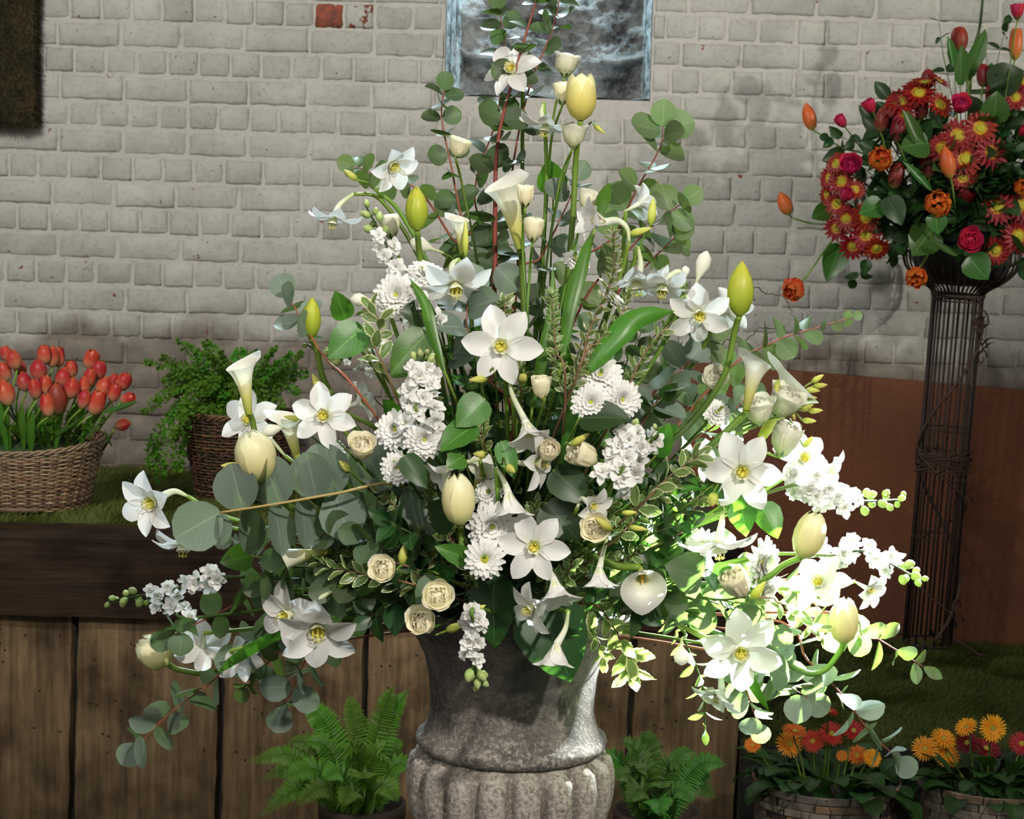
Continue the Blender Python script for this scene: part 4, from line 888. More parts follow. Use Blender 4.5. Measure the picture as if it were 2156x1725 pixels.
mum(1600, 1185, 120, 'full', (.6, -.1, .5), 'large white chrysanthemum turned right, below the right tulip', .03)
mum(1606, 1240, 90, 'full', (.5, -.5, .5), 'white chrysanthemum tucked under the large right-turned one', .04)
mum(1480, 1148, 76, 'daisy', (-.2, -.1, 1), 'small white chrysanthemum behind the hanging right lily', .03)
mum(578, 1200, 84, 'full', (-.6, -.6, .2), 'shaded white chrysanthemum hanging below the big eucalyptus leaves', .05)
mum(704, 950, 56, 'daisy', (-.3, -.1, .8), 'small bluish chrysanthemum right of the upright left calla', .05)
mum(1508, 870, 66, 'full', (.2, .3, .7), 'white chrysanthemum washed out in the glare left of the tulip stem', .1)
# stock spikes -----------------------------------------------------------------
def stock(pts, n, r0, r1, label, wpx=60, d=0, nb=7, way0=None, seed=1, budpx=14, face=.7, tail=.72):
    r = random.Random(seed); W = [PY(a, b, autoY(a, b, d)) for a, b in pts]
    o = origin(r); path = catmull([o]+([PY(a, b, autoY(a, b, d+.05)) for a, b in way0] if way0 else [])+W, 6); root = thing('white_stock', label, 'flower', path[0])
    link('stem', M().add(tube(path, .0034, .0015, 6)).mesh('stem', True, MAT['stem']), root); vis = catmull(W, 8); camd = (CAM-W[0]).normalized()
    for i in range(n):
        t = (i+.5)/n*tail; p, dd = along(vis, t); s = dd.orthogonal().normalized(); b = dd.cross(s); a = i*2.4+r.uniform(-.4, .4)
        side = s*cos(a)+b*sin(a); side = (side+camd*.45).normalized(); wd = S(wpx*.5*(1-.35*t/tail), p.y)*r.uniform(.5, .85)
        q = p+side*wd; f = (side*.5+camd*face+V((r.gauss(0, .25), 0, r.gauss(0, .25)))).normalized(); rad = S(r0+(r1-r0)*t/tail, p.y)*r.uniform(.88, 1.12)
        link('floret', FLO[i % 4], root, frame(q, f, r.random()*90, rad))
    for i in range(nb):
        t = tail+(1-tail)*(i+.5)/nb; p, dd = along(vis, t); s = dd.orthogonal().normalized(); b = dd.cross(s); a = i*2.4; side = s*cos(a)+b*sin(a)
        wd = S(wpx*.26*(1.1-(t-tail)/(1-tail)*.7), p.y); q = p+side*wd*.6; link('bud', SB, root, frame(q, (side*.8+dd).normalized(), 0, S(budpx*(1.25-.5*i/nb), p.y)))
stock([(905, 690), (845, 590), (808, 505), (768, 430)], 13, 27, 19, 'white flower spike slanting up left with green tip, upper left', 72, .02, 9, None, 3, 20)
stock([(885, 905), (888, 850), (885, 790), (895, 745)], 16, 30, 22, 'dense white flower spike left of centre above the chrysanthemums', 96, -.05, 8, None, 4, 18, tail=.82)
stock([(1290, 1020), (1310, 985), (1330, 940), (1325, 895)], 15, 30, 24, 'dense white flower spike right of centre', 96, -.05, 3, None, 5, 16, tail=.95)
stock([(1350, 950), (1375, 930), (1385, 905)], 4, 22, 20, 'small white floret spike just right of the dense centre one', 36, -.02, 2, None, 51, 14, tail=.9)
stock([(1680, 1020), (1740, 1040), (1810, 1055), (1905, 1052)], 16, 32, 18, 'upper white flower spike pointing right over the brown panel', 84, .0, 11, [(1500, 1090)], 6, 22, tail=.66)
stock([(1740, 1170), (1820, 1160), (1880, 1190), (1938, 1222)], 11, 27, 20, 'lower white flower spike pointing right towards the iron stand', 66, .02, 9, [(1550, 1180)], 7, 22, tail=.74)
stock([(470, 1215), (390, 1235), (320, 1250), (228, 1267)], 11, 25, 17, 'white flower spike pointing left over the dark sleeper', 50, .0, 10, [(650, 1200), (850, 1230)], 8, 20, tail=.70)
stock([(420, 1300), (370, 1282), (335, 1275), (310, 1262)], 6, 22, 16, 'short white floret spray hanging under the left spike', 40, .01, 2, [(600, 1250), (850, 1240)], 9, 16, tail=.9)
stock([(1000, 1280), (1000, 1330), (992, 1375), (1010, 1440)], 13, 27, 18, 'white flower spike hanging down over the front of the urn neck', 62, -.12, 9, None, 10, 24, tail=.80)
stock([(790, 780), (730, 760), (690, 745), (645, 725)], 4, 14, 10, 'green tipped stock spike poking out left of the big leaves', 30, .06, 9, None, 11, 18, tail=.35)
# eucalyptus ---------------------------------------------------------------------
def euc(label, pts, l0, l1, n, mat='euc', twig='redtwig', seed=1, meshes=None, **k):
    return leafy('eucalyptus_branch', label, 'foliage', pts, l0, l1, n, meshes or EU, MAT[mat], twig, seed, **k)
euc('tall eucalyptus branch with a thick red stem rising past the niche', [(1040, 620, 3.08), (1042, 480, 3.08), (1048, 300, 3.08), (1085, 150, 3.08), (1135, -20, 3.1)], 60, 46, 13, 'eucd', seed=1, sr=.0042, facing=.55)
euc('eucalyptus branch reaching up behind the red twig on its left', [(1030, 560, 3.14), (1000, 400, 3.14), (1045, 250, 3.14), (1062, 100, 3.14), (1050, 20, 3.14)], 58, 44, 12, 'eucd', seed=2, sr=.0016, facing=.6)
euc('eucalyptus branch with red side twig reaching up right of the red stem', [(1090, 560, 3.12), (1075, 400, 3.12), (1110, 200, 3.12), (1160, 70, 3.12), (1180, -10, 3.12)], 56, 46, 11, 'eucd', seed=3, sr=.002, facing=.5)
euc('eucalyptus branch of round leaves leaning left towards the brick', [(1020, 600, 3.1), (975, 470, 3.1), (950, 350, 3.1), (930, 250, 3.1), (935, 190, 3.1)], 62, 44, 10, 'eucd', seed=4, facing=.6)
euc('eucalyptus branch running up left to the ragged lily', [(1010, 600, 3.1), (950, 500, 3.1), (880, 400, 3.08), (800, 370, 3.08), (745, 350, 3.08)], 58, 42, 10, 'euc', seed=5, facing=.6)
euc('eucalyptus branch of round grey leaves at the upper right, tallest there', [(1180, 640, 3.1), (1290, 500, 3.1), (1340, 400, 3.08), (1390, 310, 3.08), (1395, 265, 3.08)], 70, 62, 9, 'euc', seed=6, facing=.65)
euc('eucalyptus sprig of round leaves reaching right below the tallest one', [(1200, 700, 3.08), (1330, 520, 3.08), (1400, 455, 3.08), (1440, 425, 3.08)], 62, 52, 6, 'euc', seed=7, facing=.6)
euc('eucalyptus sprig hanging at the upper right beside the wall', [(1290, 640, 3.08), (1360, 560, 3.08), (1400, 520, 3.08), (1420, 500, 3.08)], 52, 56, 4, 'euc', seed=8, facing=.6)
euc('short eucalyptus sprig between tulip stem and red twig', [(1080, 640, 3.02), (1140, 540, 3.0), (1190, 440, 3.0), (1215, 380, 3.0)], 66, 50, 6, 'eucg', seed=9, facing=.55)
euc('eucalyptus with three grey leaves at the far left above the green tulip', [(780, 860), (690, 760), (650, 700), (608, 625)], 60, 66, 3, 'eucg', seed=10, facing=.6, skip=.6)
euc('long eucalyptus branch reaching right across the wall to a fine tip', [(1440, 880, 3.0), (1540, 770, 3.0), (1640, 715, 3.0), (1720, 690, 3.0), (1795, 668, 3.0)], 86, 24, 11, 'euc', seed=11, facing=.6)
euc('large smoky grey eucalyptus leaves right of the three chrysanthemums', [(1250, 1000, 2.85), (1345, 900, 2.82), (1400, 820, 2.82), (1450, 760, 2.84)], 96, 66, 5, 'eucg', seed=12, facing=.6)
euc('eucalyptus sprig of soft green leaves behind the large smoky ones', [(1330, 900, 2.95), (1420, 760, 2.95), (1490, 710, 2.95)], 76, 60, 5, 'euc', seed=13, facing=.6)
euc('pair of broad grey eucalyptus leaves behind the centre star lily', [(1080, 900, 2.78), (1030, 800, 2.75), (985, 700, 2.75), (985, 640, 2.76)], 84, 100, 3, 'eucg', seed=14, facing=.8, skip=.4)
# the big silver dollar branch lying to the left
def silver():
    r = random.Random(5); pts = [(840, 1020, 2.72), (705, 1040, 2.66), (590, 1060, 2.64), (462, 1080, 2.64)]
    W = [PY(*p) for p in pts]; path = catmull([origin(r), PY(900, 1100, 2.85)]+W, 6); root = thing('eucalyptus_branch', 'large silver dollar eucalyptus branch lying left with discs threaded on a yellow stem', 'foliage', path[0])
    link('stem', M().add(tube(path, .003, .0017, 6)).mesh('stem', True, organic('yellow_twig', [(0, (.35, .27, .10)), (1, (.38, .28, .10))], .05, .5)), root)
    L_ = [(462, 1080, -150, 100, .9, 0), (462, 1082, -80, 62, .3, 0), (512, 1072, 105, 92, .85, 0), (520, 1072, -88, 90, .35, 1), (562, 1064, 88, 100, .25, 0), (590, 1060, 110, 100, .85, 0), (575, 1062, -82, 100, .3, 0), (640, 1052, 80, 96, .25, 1), (632, 1052, -85, 96, .3, 0), (668, 1046, 104, 90, .8, 0), (705, 1040, 112, 104, .9, 0), (705, 1040, -72, 92, .8, 0), (760, 1034, 70, 100, .8, 1), (752, 1036, -78, 96, .7, 1), (812, 1030, 100, 94, .7, 0), (815, 1030, -60, 98, .75, 1), (862, 1030, -70, 100, .6, 0), (870, 1030, 60, 80, .6, 0)]
    for i, (x, y, an, L, fc, back) in enumerate(L_):
        L *= 1.12; Y = 2.645+.07*back+(x-462)*.0002-(.012 if an > 0 else -.006)+i % 3*.006; q = PY(x, y, Y); out = vdir(cos(radians(an)), sin(radians(an)), 0)
        nr = (vdir(-1 if an > 0 else 1, 0, 0)*(1-fc)+vdir(0, 0, 1)*fc); nr = (nr-out*nr.dot(out)).normalized()
        link('leaf', EU[0 if L > 85 else 1], root, MX.Translation(q) @ MX((out, nr.cross(out), nr)).transposed().to_4x4() @ MX.Scale(S(L, Y), 4) @ T(-.02, 0, 0), mat=MAT['eucg'])
silver()
euc('eucalyptus branch trailing down to the far lower left tip', [(640, 1260, 2.95), (540, 1350, 2.93), (440, 1440, 2.92), (360, 1500, 2.92), (290, 1570, 2.92)], 84, 62, 10, 'eucg', seed=16, facing=.5)
euc('eucalyptus branch with round leaves reaching left under the silver dollars', [(720, 1180, 2.86), (600, 1200, 2.86), (520, 1260, 2.86), (400, 1320, 2.87), (360, 1340, 2.87)], 66, 54, 9, 'eucd', seed=17, facing=.6)
euc('eucalyptus sprig of pale discs hanging under the lower left lilies', [(700, 1330, 2.9), (650, 1380, 2.9), (620, 1440, 2.9), (600, 1490, 2.9)], 74, 66, 5, 'eucg', seed=18, facing=.65)
euc('small eucalyptus sprig hanging between left lily pair and fern', [(640, 1360, 2.96), (560, 1400, 2.96), (520, 1450, 2.96)], 56, 40, 5, 'euc', seed=19, facing=.4)
euc('short eucalyptus sprig under the sideways calla', [(640, 1150, 2.84), (560, 1150, 2.84), (490, 1140, 2.84)], 56, 48, 5, 'eucg', seed=20, facing=.5)
euc('eucalyptus branch cascading brightly lit to the lower right tip', [(1600, 1300, 2.98), (1700, 1390, 2.98), (1770, 1460, 2.98), (1830, 1540, 2.98), (1890, 1598, 2.98)], 92, 58, 9, 'eucg', seed=21, facing=.25)
euc('eucalyptus sprig of oval leaves reaching right over the dim turf', [(1740, 1290, 3.0), (1820, 1330, 3.0), (1880, 1365, 3.0), (1945, 1405, 3.0)], 74, 54, 5, 'euc', seed=22, meshes=EUO, facing=.3)
euc('thin backlit sprig of small yellow-green leaves hanging beside the white bud', [(1400, 1290, 2.98), (1450, 1370, 2.98), (1480, 1450, 2.98), (1485, 1540, 2.98)], 46, 36, 10, 'euc', 'stem', seed=23, meshes=EUO, facing=.3)
euc('shaded eucalyptus branch below the lower right lilies', [(1560, 1330, 2.92), (1610, 1390, 2.9), (1640, 1430, 2.9), (1700, 1470, 2.9)], 80, 62, 6, 'eucg', seed=24, facing=.6)
euc('grey eucalyptus leaves hanging above the left gerbera basket', [(1540, 1380, 2.96), (1570, 1450, 2.94), (1595, 1525, 2.94)], 66, 50, 5, 'eucg', seed=25, facing=.6)
euc('eucalyptus leaves crossing behind the right cream tulips', [(1560, 1250, 3.02), (1650, 1220, 3.02), (1700, 1260, 3.02), (1790, 1340, 3.02)], 78, 60, 7, 'euc', seed=26, facing=.5)
euc('dark round eucalyptus leaf cluster right of the lisianthus spiral', [(1330, 1230, 2.8), (1390, 1180, 2.78), (1420, 1160, 2.78)], 90, 80, 3, 'eucd', seed=27, facing=.8)
euc('eucalyptus leaves between tulip stem and glare', [(1420, 960, 2.92), (1500, 900, 2.92), (1560, 850, 2.92)], 80, 70, 6, 'eucg', seed=28, facing=.4)
euc('eucalyptus sprig left of the urn rim', [(960, 1260, 2.84), (880, 1210, 2.8), (860, 1170, 2.8)], 86, 80, 2, 'eucd', seed=29, facing=.85)
euc('dark eucalyptus sprig under the variegated leaves, lower left', [(900, 1260, 2.9), (820, 1270, 2.88), (760, 1280, 2.88), (730, 1310, 2.88)], 60, 50, 6, 'eucd', seed=30, facing=.5)
# variegated pittosporum ------------------------------------------------------------
def pit(label, pts, l0, l1, n, seed, stuff=True, **k): return leafy('variegated_sprig', label, 'foliage', pts, l0, l1, n, PI_, MAT['pitt'], 'twig', seed, stuff=stuff, sr=.0016, fwd=.8, facing=.55, **k)
pit('tall variegated sprig with tiny cream edged leaves, right of the lilies top', [(1200, 830), (1240, 700), (1290, 580), (1290, 490)], 30, 22, 34, 1, dY=-.04)
pit('variegated sprig forked left of the tall one', [(1190, 830), (1170, 740), (1165, 660), (1160, 620)], 26, 20, 26, 2, dY=-.05)
pit('small variegated sprig right of the tall one', [(1210, 800), (1260, 720), (1310, 660), (1320, 620)], 26, 22, 20, 3, dY=-.03)
pit('variegated sprig with bright cream edges near the glossy left leaves', [(820, 800), (790, 730), (800, 680), (780, 650)], 46, 40, 8, 4, False, dY=-.03)
pit('dense variegated sprig in shade left of the urn', [(900, 1240), (800, 1215), (720, 1200), (650, 1180)], 42, 36, 18, 5, False, dY=0)
pit('second dense variegated sprig in shade, just below the sideways calla', [(880, 1200), (800, 1180), (730, 1170), (680, 1160)], 40, 34, 16, 6, False, dY=.03)
pit('variegated sprig hanging over the right side of the urn neck', [(1230, 1270, 2.76), (1290, 1320, 2.74), (1320, 1370, 2.74), (1330, 1410, 2.74)], 62, 58, 7, 7, False)
pit('variegated sprig beside the front facing calla', [(1260, 1220, 2.8), (1340, 1280, 2.76), (1400, 1260, 2.76), (1440, 1230, 2.78)], 52, 46, 8, 8, False)
pit('variegated sprig with cream edged leaves left of the right star lily', [(1330, 1080), (1390, 1020), (1440, 980), (1470, 960)], 50, 42, 9, 9, False, dY=-.02)
pit('variegated sprig between the lisianthus spiral and right lilies', [(1280, 1150), (1340, 1090), (1380, 1050), (1410, 1030)], 40, 34, 12, 10, False, dY=0)
pit('fine variegated sprig above the smoky eucalyptus, right', [(1300, 860), (1360, 740), (1430, 670), (1500, 650)], 32, 28, 26, 11, dY=.04)
pit('variegated leaves lit from behind below the right tulips', [(1560, 1260), (1640, 1270), (1690, 1290), (1720, 1330)], 50, 42, 11, 12, False, dY=.03)
pit('variegated sprig in the glare under the right star lily', [(1420, 1130), (1460, 1060), (1500, 1040), (1540, 1060)], 38, 32, 16, 13, False, dY=.02)
pit('yellowish variegated sprig behind the centre tulip', [(980, 1200), (930, 1100), (905, 1040), (900, 1000)], 34, 28, 16, 14, False, dY=.03)
pit('variegated sprig over the right urn rim under the bell lilies', [(1240, 1240, 2.84), (1220, 1290, 2.78), (1260, 1350, 2.76), (1270, 1390, 2.76)], 40, 34, 9, 15, False)
pit('variegated sprig low in the centre beneath the hanging lilies', [(1150, 1240, 2.8), (1190, 1200, 2.74), (1290, 1170, 2.74)], 34, 30, 10, 16, False)
# broad glossy leaves -----------------------------------------------------------------
def leafone(px, py, tx, ty, label, mat='salal', mesh=None, fc=(0, .2, 1), d=0, Y=None, wide=1, name='broad_leaf', way=None):
    """one leaf blade from its base pixel to its tip pixel, with its own stalk"""
    Y = Y or autoY((px+tx)/2, (py+ty)/2, d); a = PY(px, py, Y+.01); b = PY(tx, ty, Y-.01); L = (b-a).length; out = (b-a).normalized(); nr = vdir(*fc); nr = (nr-out*nr.dot(out)).normalized()
    r = random.Random(int(px)); o = origin(r); path = catmull([a, a.lerp(o, .4)+V((0, .03, 0)), o], 6); root = thing(name, label, 'foliage', o)
    link('stalk', M().add(tube(path, .0016, .002, 5)).mesh('stalk', True, MAT['stem']), root)
    link('blade', mesh or SA[0], root, MX.Translation(a) @ MX((out, nr.cross(out), nr)).transposed().to_4x4() @ MX.Scale(L, 4) @ MX.Scale(wide, 4, (0, 1, 0)), mat=MAT[mat])
leafone(765, 690, 690, 755, 'large glossy green leaf beside the greenish left tulip bud', wide=1.25, d=-.03)
leafone(728, 672, 705, 612, 'small bright green leaf against the brick, upper left', wide=1.1)
leafone(900, 700, 820, 790, 'glossy olive green leaf left of the green tulip stem', fc=(.2, .5, 1), d=-.03)
leafone(905, 665, 840, 655, 'dark glossy leaf under the upper left chrysanthemum', mat='dark', wide=1.3)
leafone(1165, 405, 1155, 335, 'round bright green leaf beside the tall calla', wide=1.35, Y=3.02)
leafone(1020, 840, 960, 900, 'folded bright green leaf below the centre star lily', fc=(.5, .6, .6), d=-.05, wide=1.3)
leafone(1000, 895, 925, 950, 'light green leaf left of the hanging centre lily', fc=(-.3, .5, .8), d=-.06, wide=1.2)
leafone(975, 960, 940, 985, 'small light green leaf above the centre tulip', d=-.07, wide=1.5)
leafone(1055, 930, 1085, 1010, 'bright green wavy leaf right of the centre tulip top', d=-.04, wide=.8)
leafone(1040, 1210, 1040, 1372, 'long dark leaf hanging over the urn behind the white spike', mat='dark', Y=2.74, wide=1.0, fc=(-.3, .2, 1))
leafone(1130, 1260, 1205, 1440, 'largest dark leaf hanging down the front of the urn', mat='dark', Y=2.74, wide=1.25, fc=(.1, .2, 1))
leafone(1165, 990, 1240, 1060, 'dark glossy leaf right of the bell lily', mat='dark', d=-.02, wide=1.2)
leafone(1150, 1060, 1220, 1140, 'very dark leaf behind the low centre star lily', mat='dark', d=0, wide=1.3)
leafone(1560, 1040, 1570, 1132, 'mid green leaf hanging below the right star lily', d=-.02, wide=1.1, fc=(-.3, .1, 1))
leafone(1600, 1060, 1640, 1135, 'mid green curved leaf left of the leaning right tulip', d=-.02, wide=1.2, fc=(.3, .1, 1))
leafone(530, 1170, 462, 1185, 'bright green leaf lit on the left under the silver dollars', d=0, wide=1.3)
leafone(1480, 1215, 1400, 1190, 'dull green leaf left of the hanging right lily', mat='eucd', d=-.03, wide=1.5)
leafone(920, 1215, 880, 1290, 'grey green leaf between the cream lisianthus blooms', mat='eucd', d=-.03, wide=1.1)
leafone(850, 960, 900, 1030, 'dark leaf crossing the lowest left chrysanthemum', mat='dark', d=-.07, wide=.9)
leafone(1220, 880, 1330, 880, 'dark green leaf under the three chrysanthemums', mat='dark', d=-.06, wide=1.1, fc=(0, .5, .8))
leafone(1380, 960, 1410, 890, 'green leaf right of the dense centre spike', d=-.02, wide=1.0)
leafone(960, 1100, 900, 1060, 'flat dark leaf left of the centre tulip', mat='dark', d=-.0, wide=1.6)
leafone(990, 1180, 915, 1150, 'curled green leaf left of the daisy chrysanthemum', d=-.05, wide=.8)
leafone(1440, 1000, 1360, 1010, 'dark green leaf behind the variegated sprig at right', mat='dark', d=.03, wide=1.2)
def strapleaf(pts, wpx, label, d=0, mat='strap', Y=None):
    W = catmull([PY(a, b, (Y or autoY(a, b, d))) for a, b in pts], 6); r = random.Random(int(pts[0][0])); o = origin(r); root = thing('strap_leaf', label, 'foliage', o)
    link('stalk', M().add(tube(catmull([W[0], W[0].lerp(o, .5)+V((0, .03, 0)), o], 5), .0022, .003, 5)).mesh('stalk', True, MAT['stem']), root)
    vs = []; uv = []; n = len(W); cm = (CAM-W[0]).normalized(); side0 = None
    for i, p in enumerate(W):
        t = (W[min(i+1, n-1)]-W[max(i-1, 0)]).normalized(); s = t.cross(cm).normalized(); k = i/(n-1); wd = S(wpx, p.y)*.5*interp(P_LONG, k); b = s.cross(t)
        for j in (-1, -.5, 0, .5, 1): vs.append(p+s*wd*j+b*wd*.35*(1-j*j)+b*wd*.2*j*sin(k*4)); uv.append((k, (j+1)/2))
    link('blade', M().add((vs, gridf(n-1, 4), uv)).mesh('strap', True, MAT[mat]), root)
strapleaf([(1185, 760), (1200, 650), (1225, 560), (1245, 490)], 34, 'long upright strap leaf under the arched lily, upper right', -.0)
strapleaf([(1240, 780), (1290, 720), (1340, 672), (1420, 655)], 52, 'broad strap leaf arching right below the variegated sprig', -.04)
strapleaf([(935, 780), (910, 700), (895, 640), (862, 585)], 26, 'narrow strap leaf hugging the green tulip stem', -.03)
strapleaf([(1120, 860), (1145, 740), (1160, 680), (1165, 560)], 30, 'dark strap leaf behind the variegated sprigs, centre', .05)
strapleaf([(1255, 470), (1270, 420), (1285, 385)], 30, 'bright green leaf tip above the arched lily', .05)
strapleaf([(700, 1300), (580, 1340), (500, 1385), (455, 1420)], 26, 'strap leaf running along the curved left tulip stem', .0)
strapleaf([(900, 1200), (800, 1230), (740, 1255), (690, 1262)], 22, 'thick green stalk leaf leading to the lower left lily pair', -.0)
strapleaf([(1180, 980), (1205, 880), (1215, 800)], 30, 'strap leaf behind the yellow tulip stem, centre', .02)
strapleaf([(1330, 1060), (1440, 1030), (1560, 1020)], 16, 'dark narrow leaf crossing towards the right star lily', .0)
strapleaf([(1560, 1370), (1580, 1430), (1620, 1500)], 24, 'bright green leaf edge below the lower right star lily', .02)
# curly twigs
for i, (pts, lb) in enumerate((([(1380, 700), (1440, 690), (1500, 640), (1540, 600)], 'thin black curly twig crossing the brick at upper right'), ([(1480, 740), (1560, 720), (1610, 690), (1660, 700), (1710, 660)], 'thin black curly twig behind the long right eucalyptus'), ([(1560, 640), (1620, 620), (1660, 640), (1670, 665)], 'short wavy black twig tip on the wall right of the green tulip'), ([(800, 850), (730, 800), (690, 760), (670, 720)], 'thin brown curly twig left of the glossy leaves'))):
    r = random.Random(i+70); W = catmull([origin(r), PY(pts[0][0]*.6+1078*.4, 1000, 3.0)]+[PY(a, b, 3.04) for a, b in pts], 8); W = [p+V((r.gauss(0, .0025), 0, r.gauss(0, .0025))) for p in W]
    root = thing('curly_twig', lb, 'twig', W[0]); link('twig', M().add(tube(W, .0016, .0005, 5)).mesh('twig', True, MAT['blacktwig']), root)
# dense greenery packed in the middle
r = random.Random(99)
for i in range(26):
    an = radians(-25+230*i/25+r.uniform(-4, 4)); rad = r.uniform(.55, .95); ex = 1080+cos(an)*430*rad; ey = 1080-sin(an)*(420 if sin(an) > 0 else 190)*rad
    mx_ = (ex+1080)/2; my_ = (ey+1200)/2-20; yb = autoY(ex, ey)+.05+r.random()*.10
    leafy('salal_sprig', 'dark green leafy sprig packed deep among the white flowers', 'foliage', [(1080+(ex-1080)*.25, 1200+(ey-1200)*.25, 2.98), (mx_, my_, (yb+2.98)/2), (ex, ey, yb)], 78, 58, 7, SA, MAT['dark' if i % 2 else 'salal'], 'dstem', i+200, group='dark green filler sprigs', facing=.45, dY=.05)
for i, (x, y) in enumerate(((1210, 1160), (980, 1150), (880, 1120), (1290, 1060), (1130, 1060), (1010, 900), (1180, 720), (1100, 780), (1370, 1120), (1420, 1200), (880, 800), (1060, 640), (1300, 940), (790, 1020))):
    pit('fine variegated filler sprig deep among the white flowers', [(1080+(x-1080)*.3, 1190, 2.97), (1080+(x-1080)*.8, y+60, autoY(x, y)+.05), (x, y, autoY(x, y)+.04)], 34, 28, 16, 300+i, group='variegated filler sprigs')
# lower side greenery hiding the bundled stems
for i, (x, y, e) in enumerate(((600, 1180, 'eucd'), (680, 1120, 'eucd'), (760, 1130, 'eucd'), (700, 1240, 'eucd'), (820, 1100, 'dark'), (850, 1220, 'dark'), (780, 1300, 'dark'), (1350, 1290, 'dark'), (1400, 1260, 'eucd'), (1450, 1290, 'eucd'), (1500, 1200, 'dark'), (1560, 1290, 'eucd'), (1440, 1100, 'dark'), (1500, 1010, 'dark'), (560, 1230, 'eucd'), (1620, 1330, 'eucd'))):
    leafy('filler_sprig', 'dim green leaf sprig low at the side of the bouquet, covering the stems', 'foliage', [(1080+(x-1080)*.35, 1210, 2.98), (1080+(x-1080)*.75, 1195+(y-1200)*.6, autoY(x, y)+.03), (x, y, autoY(x, y)+.0)], 72, 60, 7, EU if e == 'eucd' else SA, MAT[e], 'dstem', i+700, group='side filler sprigs', facing=.55)

for i, (x, y) in enumerate(((1000, 620), (1050, 700), (960, 700), (1110, 640), (1180, 640), (1230, 700), (1140, 760), (1010, 780), (1290, 760), (1350, 700), (920, 820), (1200, 830), (860, 760), (1400, 780))):
    leafy('upright_filler_sprig', 'green leaf sprig rising behind the flowers in the upper half', 'foliage', [(1080+(x-1080)*.3, 1120, 2.98), (1080+(x-1080)*.7, y+170, 2.93), (x, y, 2.98)], 66, 52, 8, EU if i % 2 else SA, MAT['eucd' if i % 2 else 'salal' if i % 4 == 0 else 'dark'], 'dstem', i+900, group='upper filler sprigs', facing=.55)
# ============================================================ iron flower stand and red arrangement
TB = PY(1952, 1352, 6.1); TT = PY(2017, 622, 6.06); ax = (TT-TB); HS = ax.length; axn = ax.normalized()
st = thing('flower_stand', 'tall dark rusted iron flower stand, leaning slightly, on the right', 'stand', (TB.x, TB.y, ZR))
SM = MX.Translation(TB) @ axn.to_track_quat('Z', 'Y').to_matrix().to_4x4()
rs = S(50, 6.1); MI = MAT['iron']
NR = 16
for i in range(NR):
    a = 2*pi*(i+.3)/NR; rx = random.Random(i).uniform(-.002, .002)
    link('rod', M().add(tube([(rs*cos(a), rs*sin(a), 0), (rs*cos(a)+rx, rs*sin(a), HS*.5), (rs*1.03*cos(a), rs*1.03*sin(a), HS)], .0042, .0042, 5)).mesh('rod', True, MI), st, SM)
for nm, z, r_, w_ in (('ring', 0, rs, .005), ('ring', HS*.31, rs, .0025), ('ring', HS*.62, rs*1.01, .003), ('ring', HS, rs*1.06, .006), ('ring', HS*.985, rs*1.04, .003)):
    link(nm, M().add(tube([(r_*cos(a*pi/16), r_*sin(a*pi/16), z) for a in range(33)], w_, w_, 6, False)).mesh('ring', True, MI), st, SM)
bprof = [(rs*1.02, HS), (rs*1.25, HS+S(14, 6)), (S(92, 6), HS+S(32, 6)), (S(116, 6), HS+S(58, 6)), (S(122, 6), HS+S(90, 6)), (S(117, 6), HS+S(125, 6)), (S(108, 6), HS+S(150, 6))]
for i in range(44):
    a = 2*pi*i/44; q = catmull([V((r_*cos(a), r_*sin(a), z)) for r_, z in bprof], 3)
    link('bowl_rib', M().add(tube(q, .0028, .0024, 5)).mesh('bowl_rib', True, MI), st, SM)
link('bowl_rim', M().add(tube([(S(108, 6)*cos(a*pi/20), S(108, 6)*sin(a*pi/20), bprof[-1][1]) for a in range(41)], .005, .005, 6, False)).mesh('bowl_rim', True, MI), st, SM)
link('liner', M().add(lathe([(.001, HS+.03), (rs*1.1, HS+.035), (S(86, 6), HS+.06), (S(104, 6), HS+.11), (S(100, 6), HS+.22), (.001, HS+.22)], 24)).mesh('liner', True, plain('black_liner', (.012, .012, .014), .5)), st, SM)
for k in range(4):
    a = k*pi/2+.5; q = catmull([V((rs*cos(a), rs*sin(a), .02)), V((rs*1.3*cos(a), rs*1.3*sin(a), .015)), V((rs*2.0*cos(a), rs*2.0*sin(a), -.012)), V((rs*2.5*cos(a), rs*2.5*sin(a), -.035))], 5)
    link('foot', M().add(tube([(p.x, p.y, max(p.z, -.02)) for p in q], .006, .005, 6)).mesh('foot', True, MI), st, SM)
r = random.Random(8); vm = MAT['vine']
q = [V((rs*1.12*cos(a/9+4.0), rs*1.12*sin(a/9+4.0), HS*(.02+.92*a/70)+r.uniform(-.004, .004))) for a in range(71)]
link('vine', M().add(tube(q, .0065, .005, 6)).mesh('vine', True, vm), st, SM)
q = [V((rs*1.12*cos(-a/7+5.5), rs*1.12*sin(-a/7+5.5), HS*(.05+.55*a/70))) for a in range(71)]
link('vine', M().add(tube(q, .0036, .003, 6)).mesh('vine', True, vm), st, SM)
g = M()
for i in range(60):
    a0 = r.random()*6.3; z0 = HS*.53+r.gauss(0, .024); q = [V((rs*r.uniform(1.0, 1.22)*cos(a0+k*.25), rs*r.uniform(1.0, 1.22)*sin(a0+k*.25), z0+r.gauss(0, .006))) for k in range(7)]
    g.add(tube(catmull(q, 2), .0024, .0018, 4))
link('twig_nest', g.mesh('twig_nest', True, vm), st, SM)
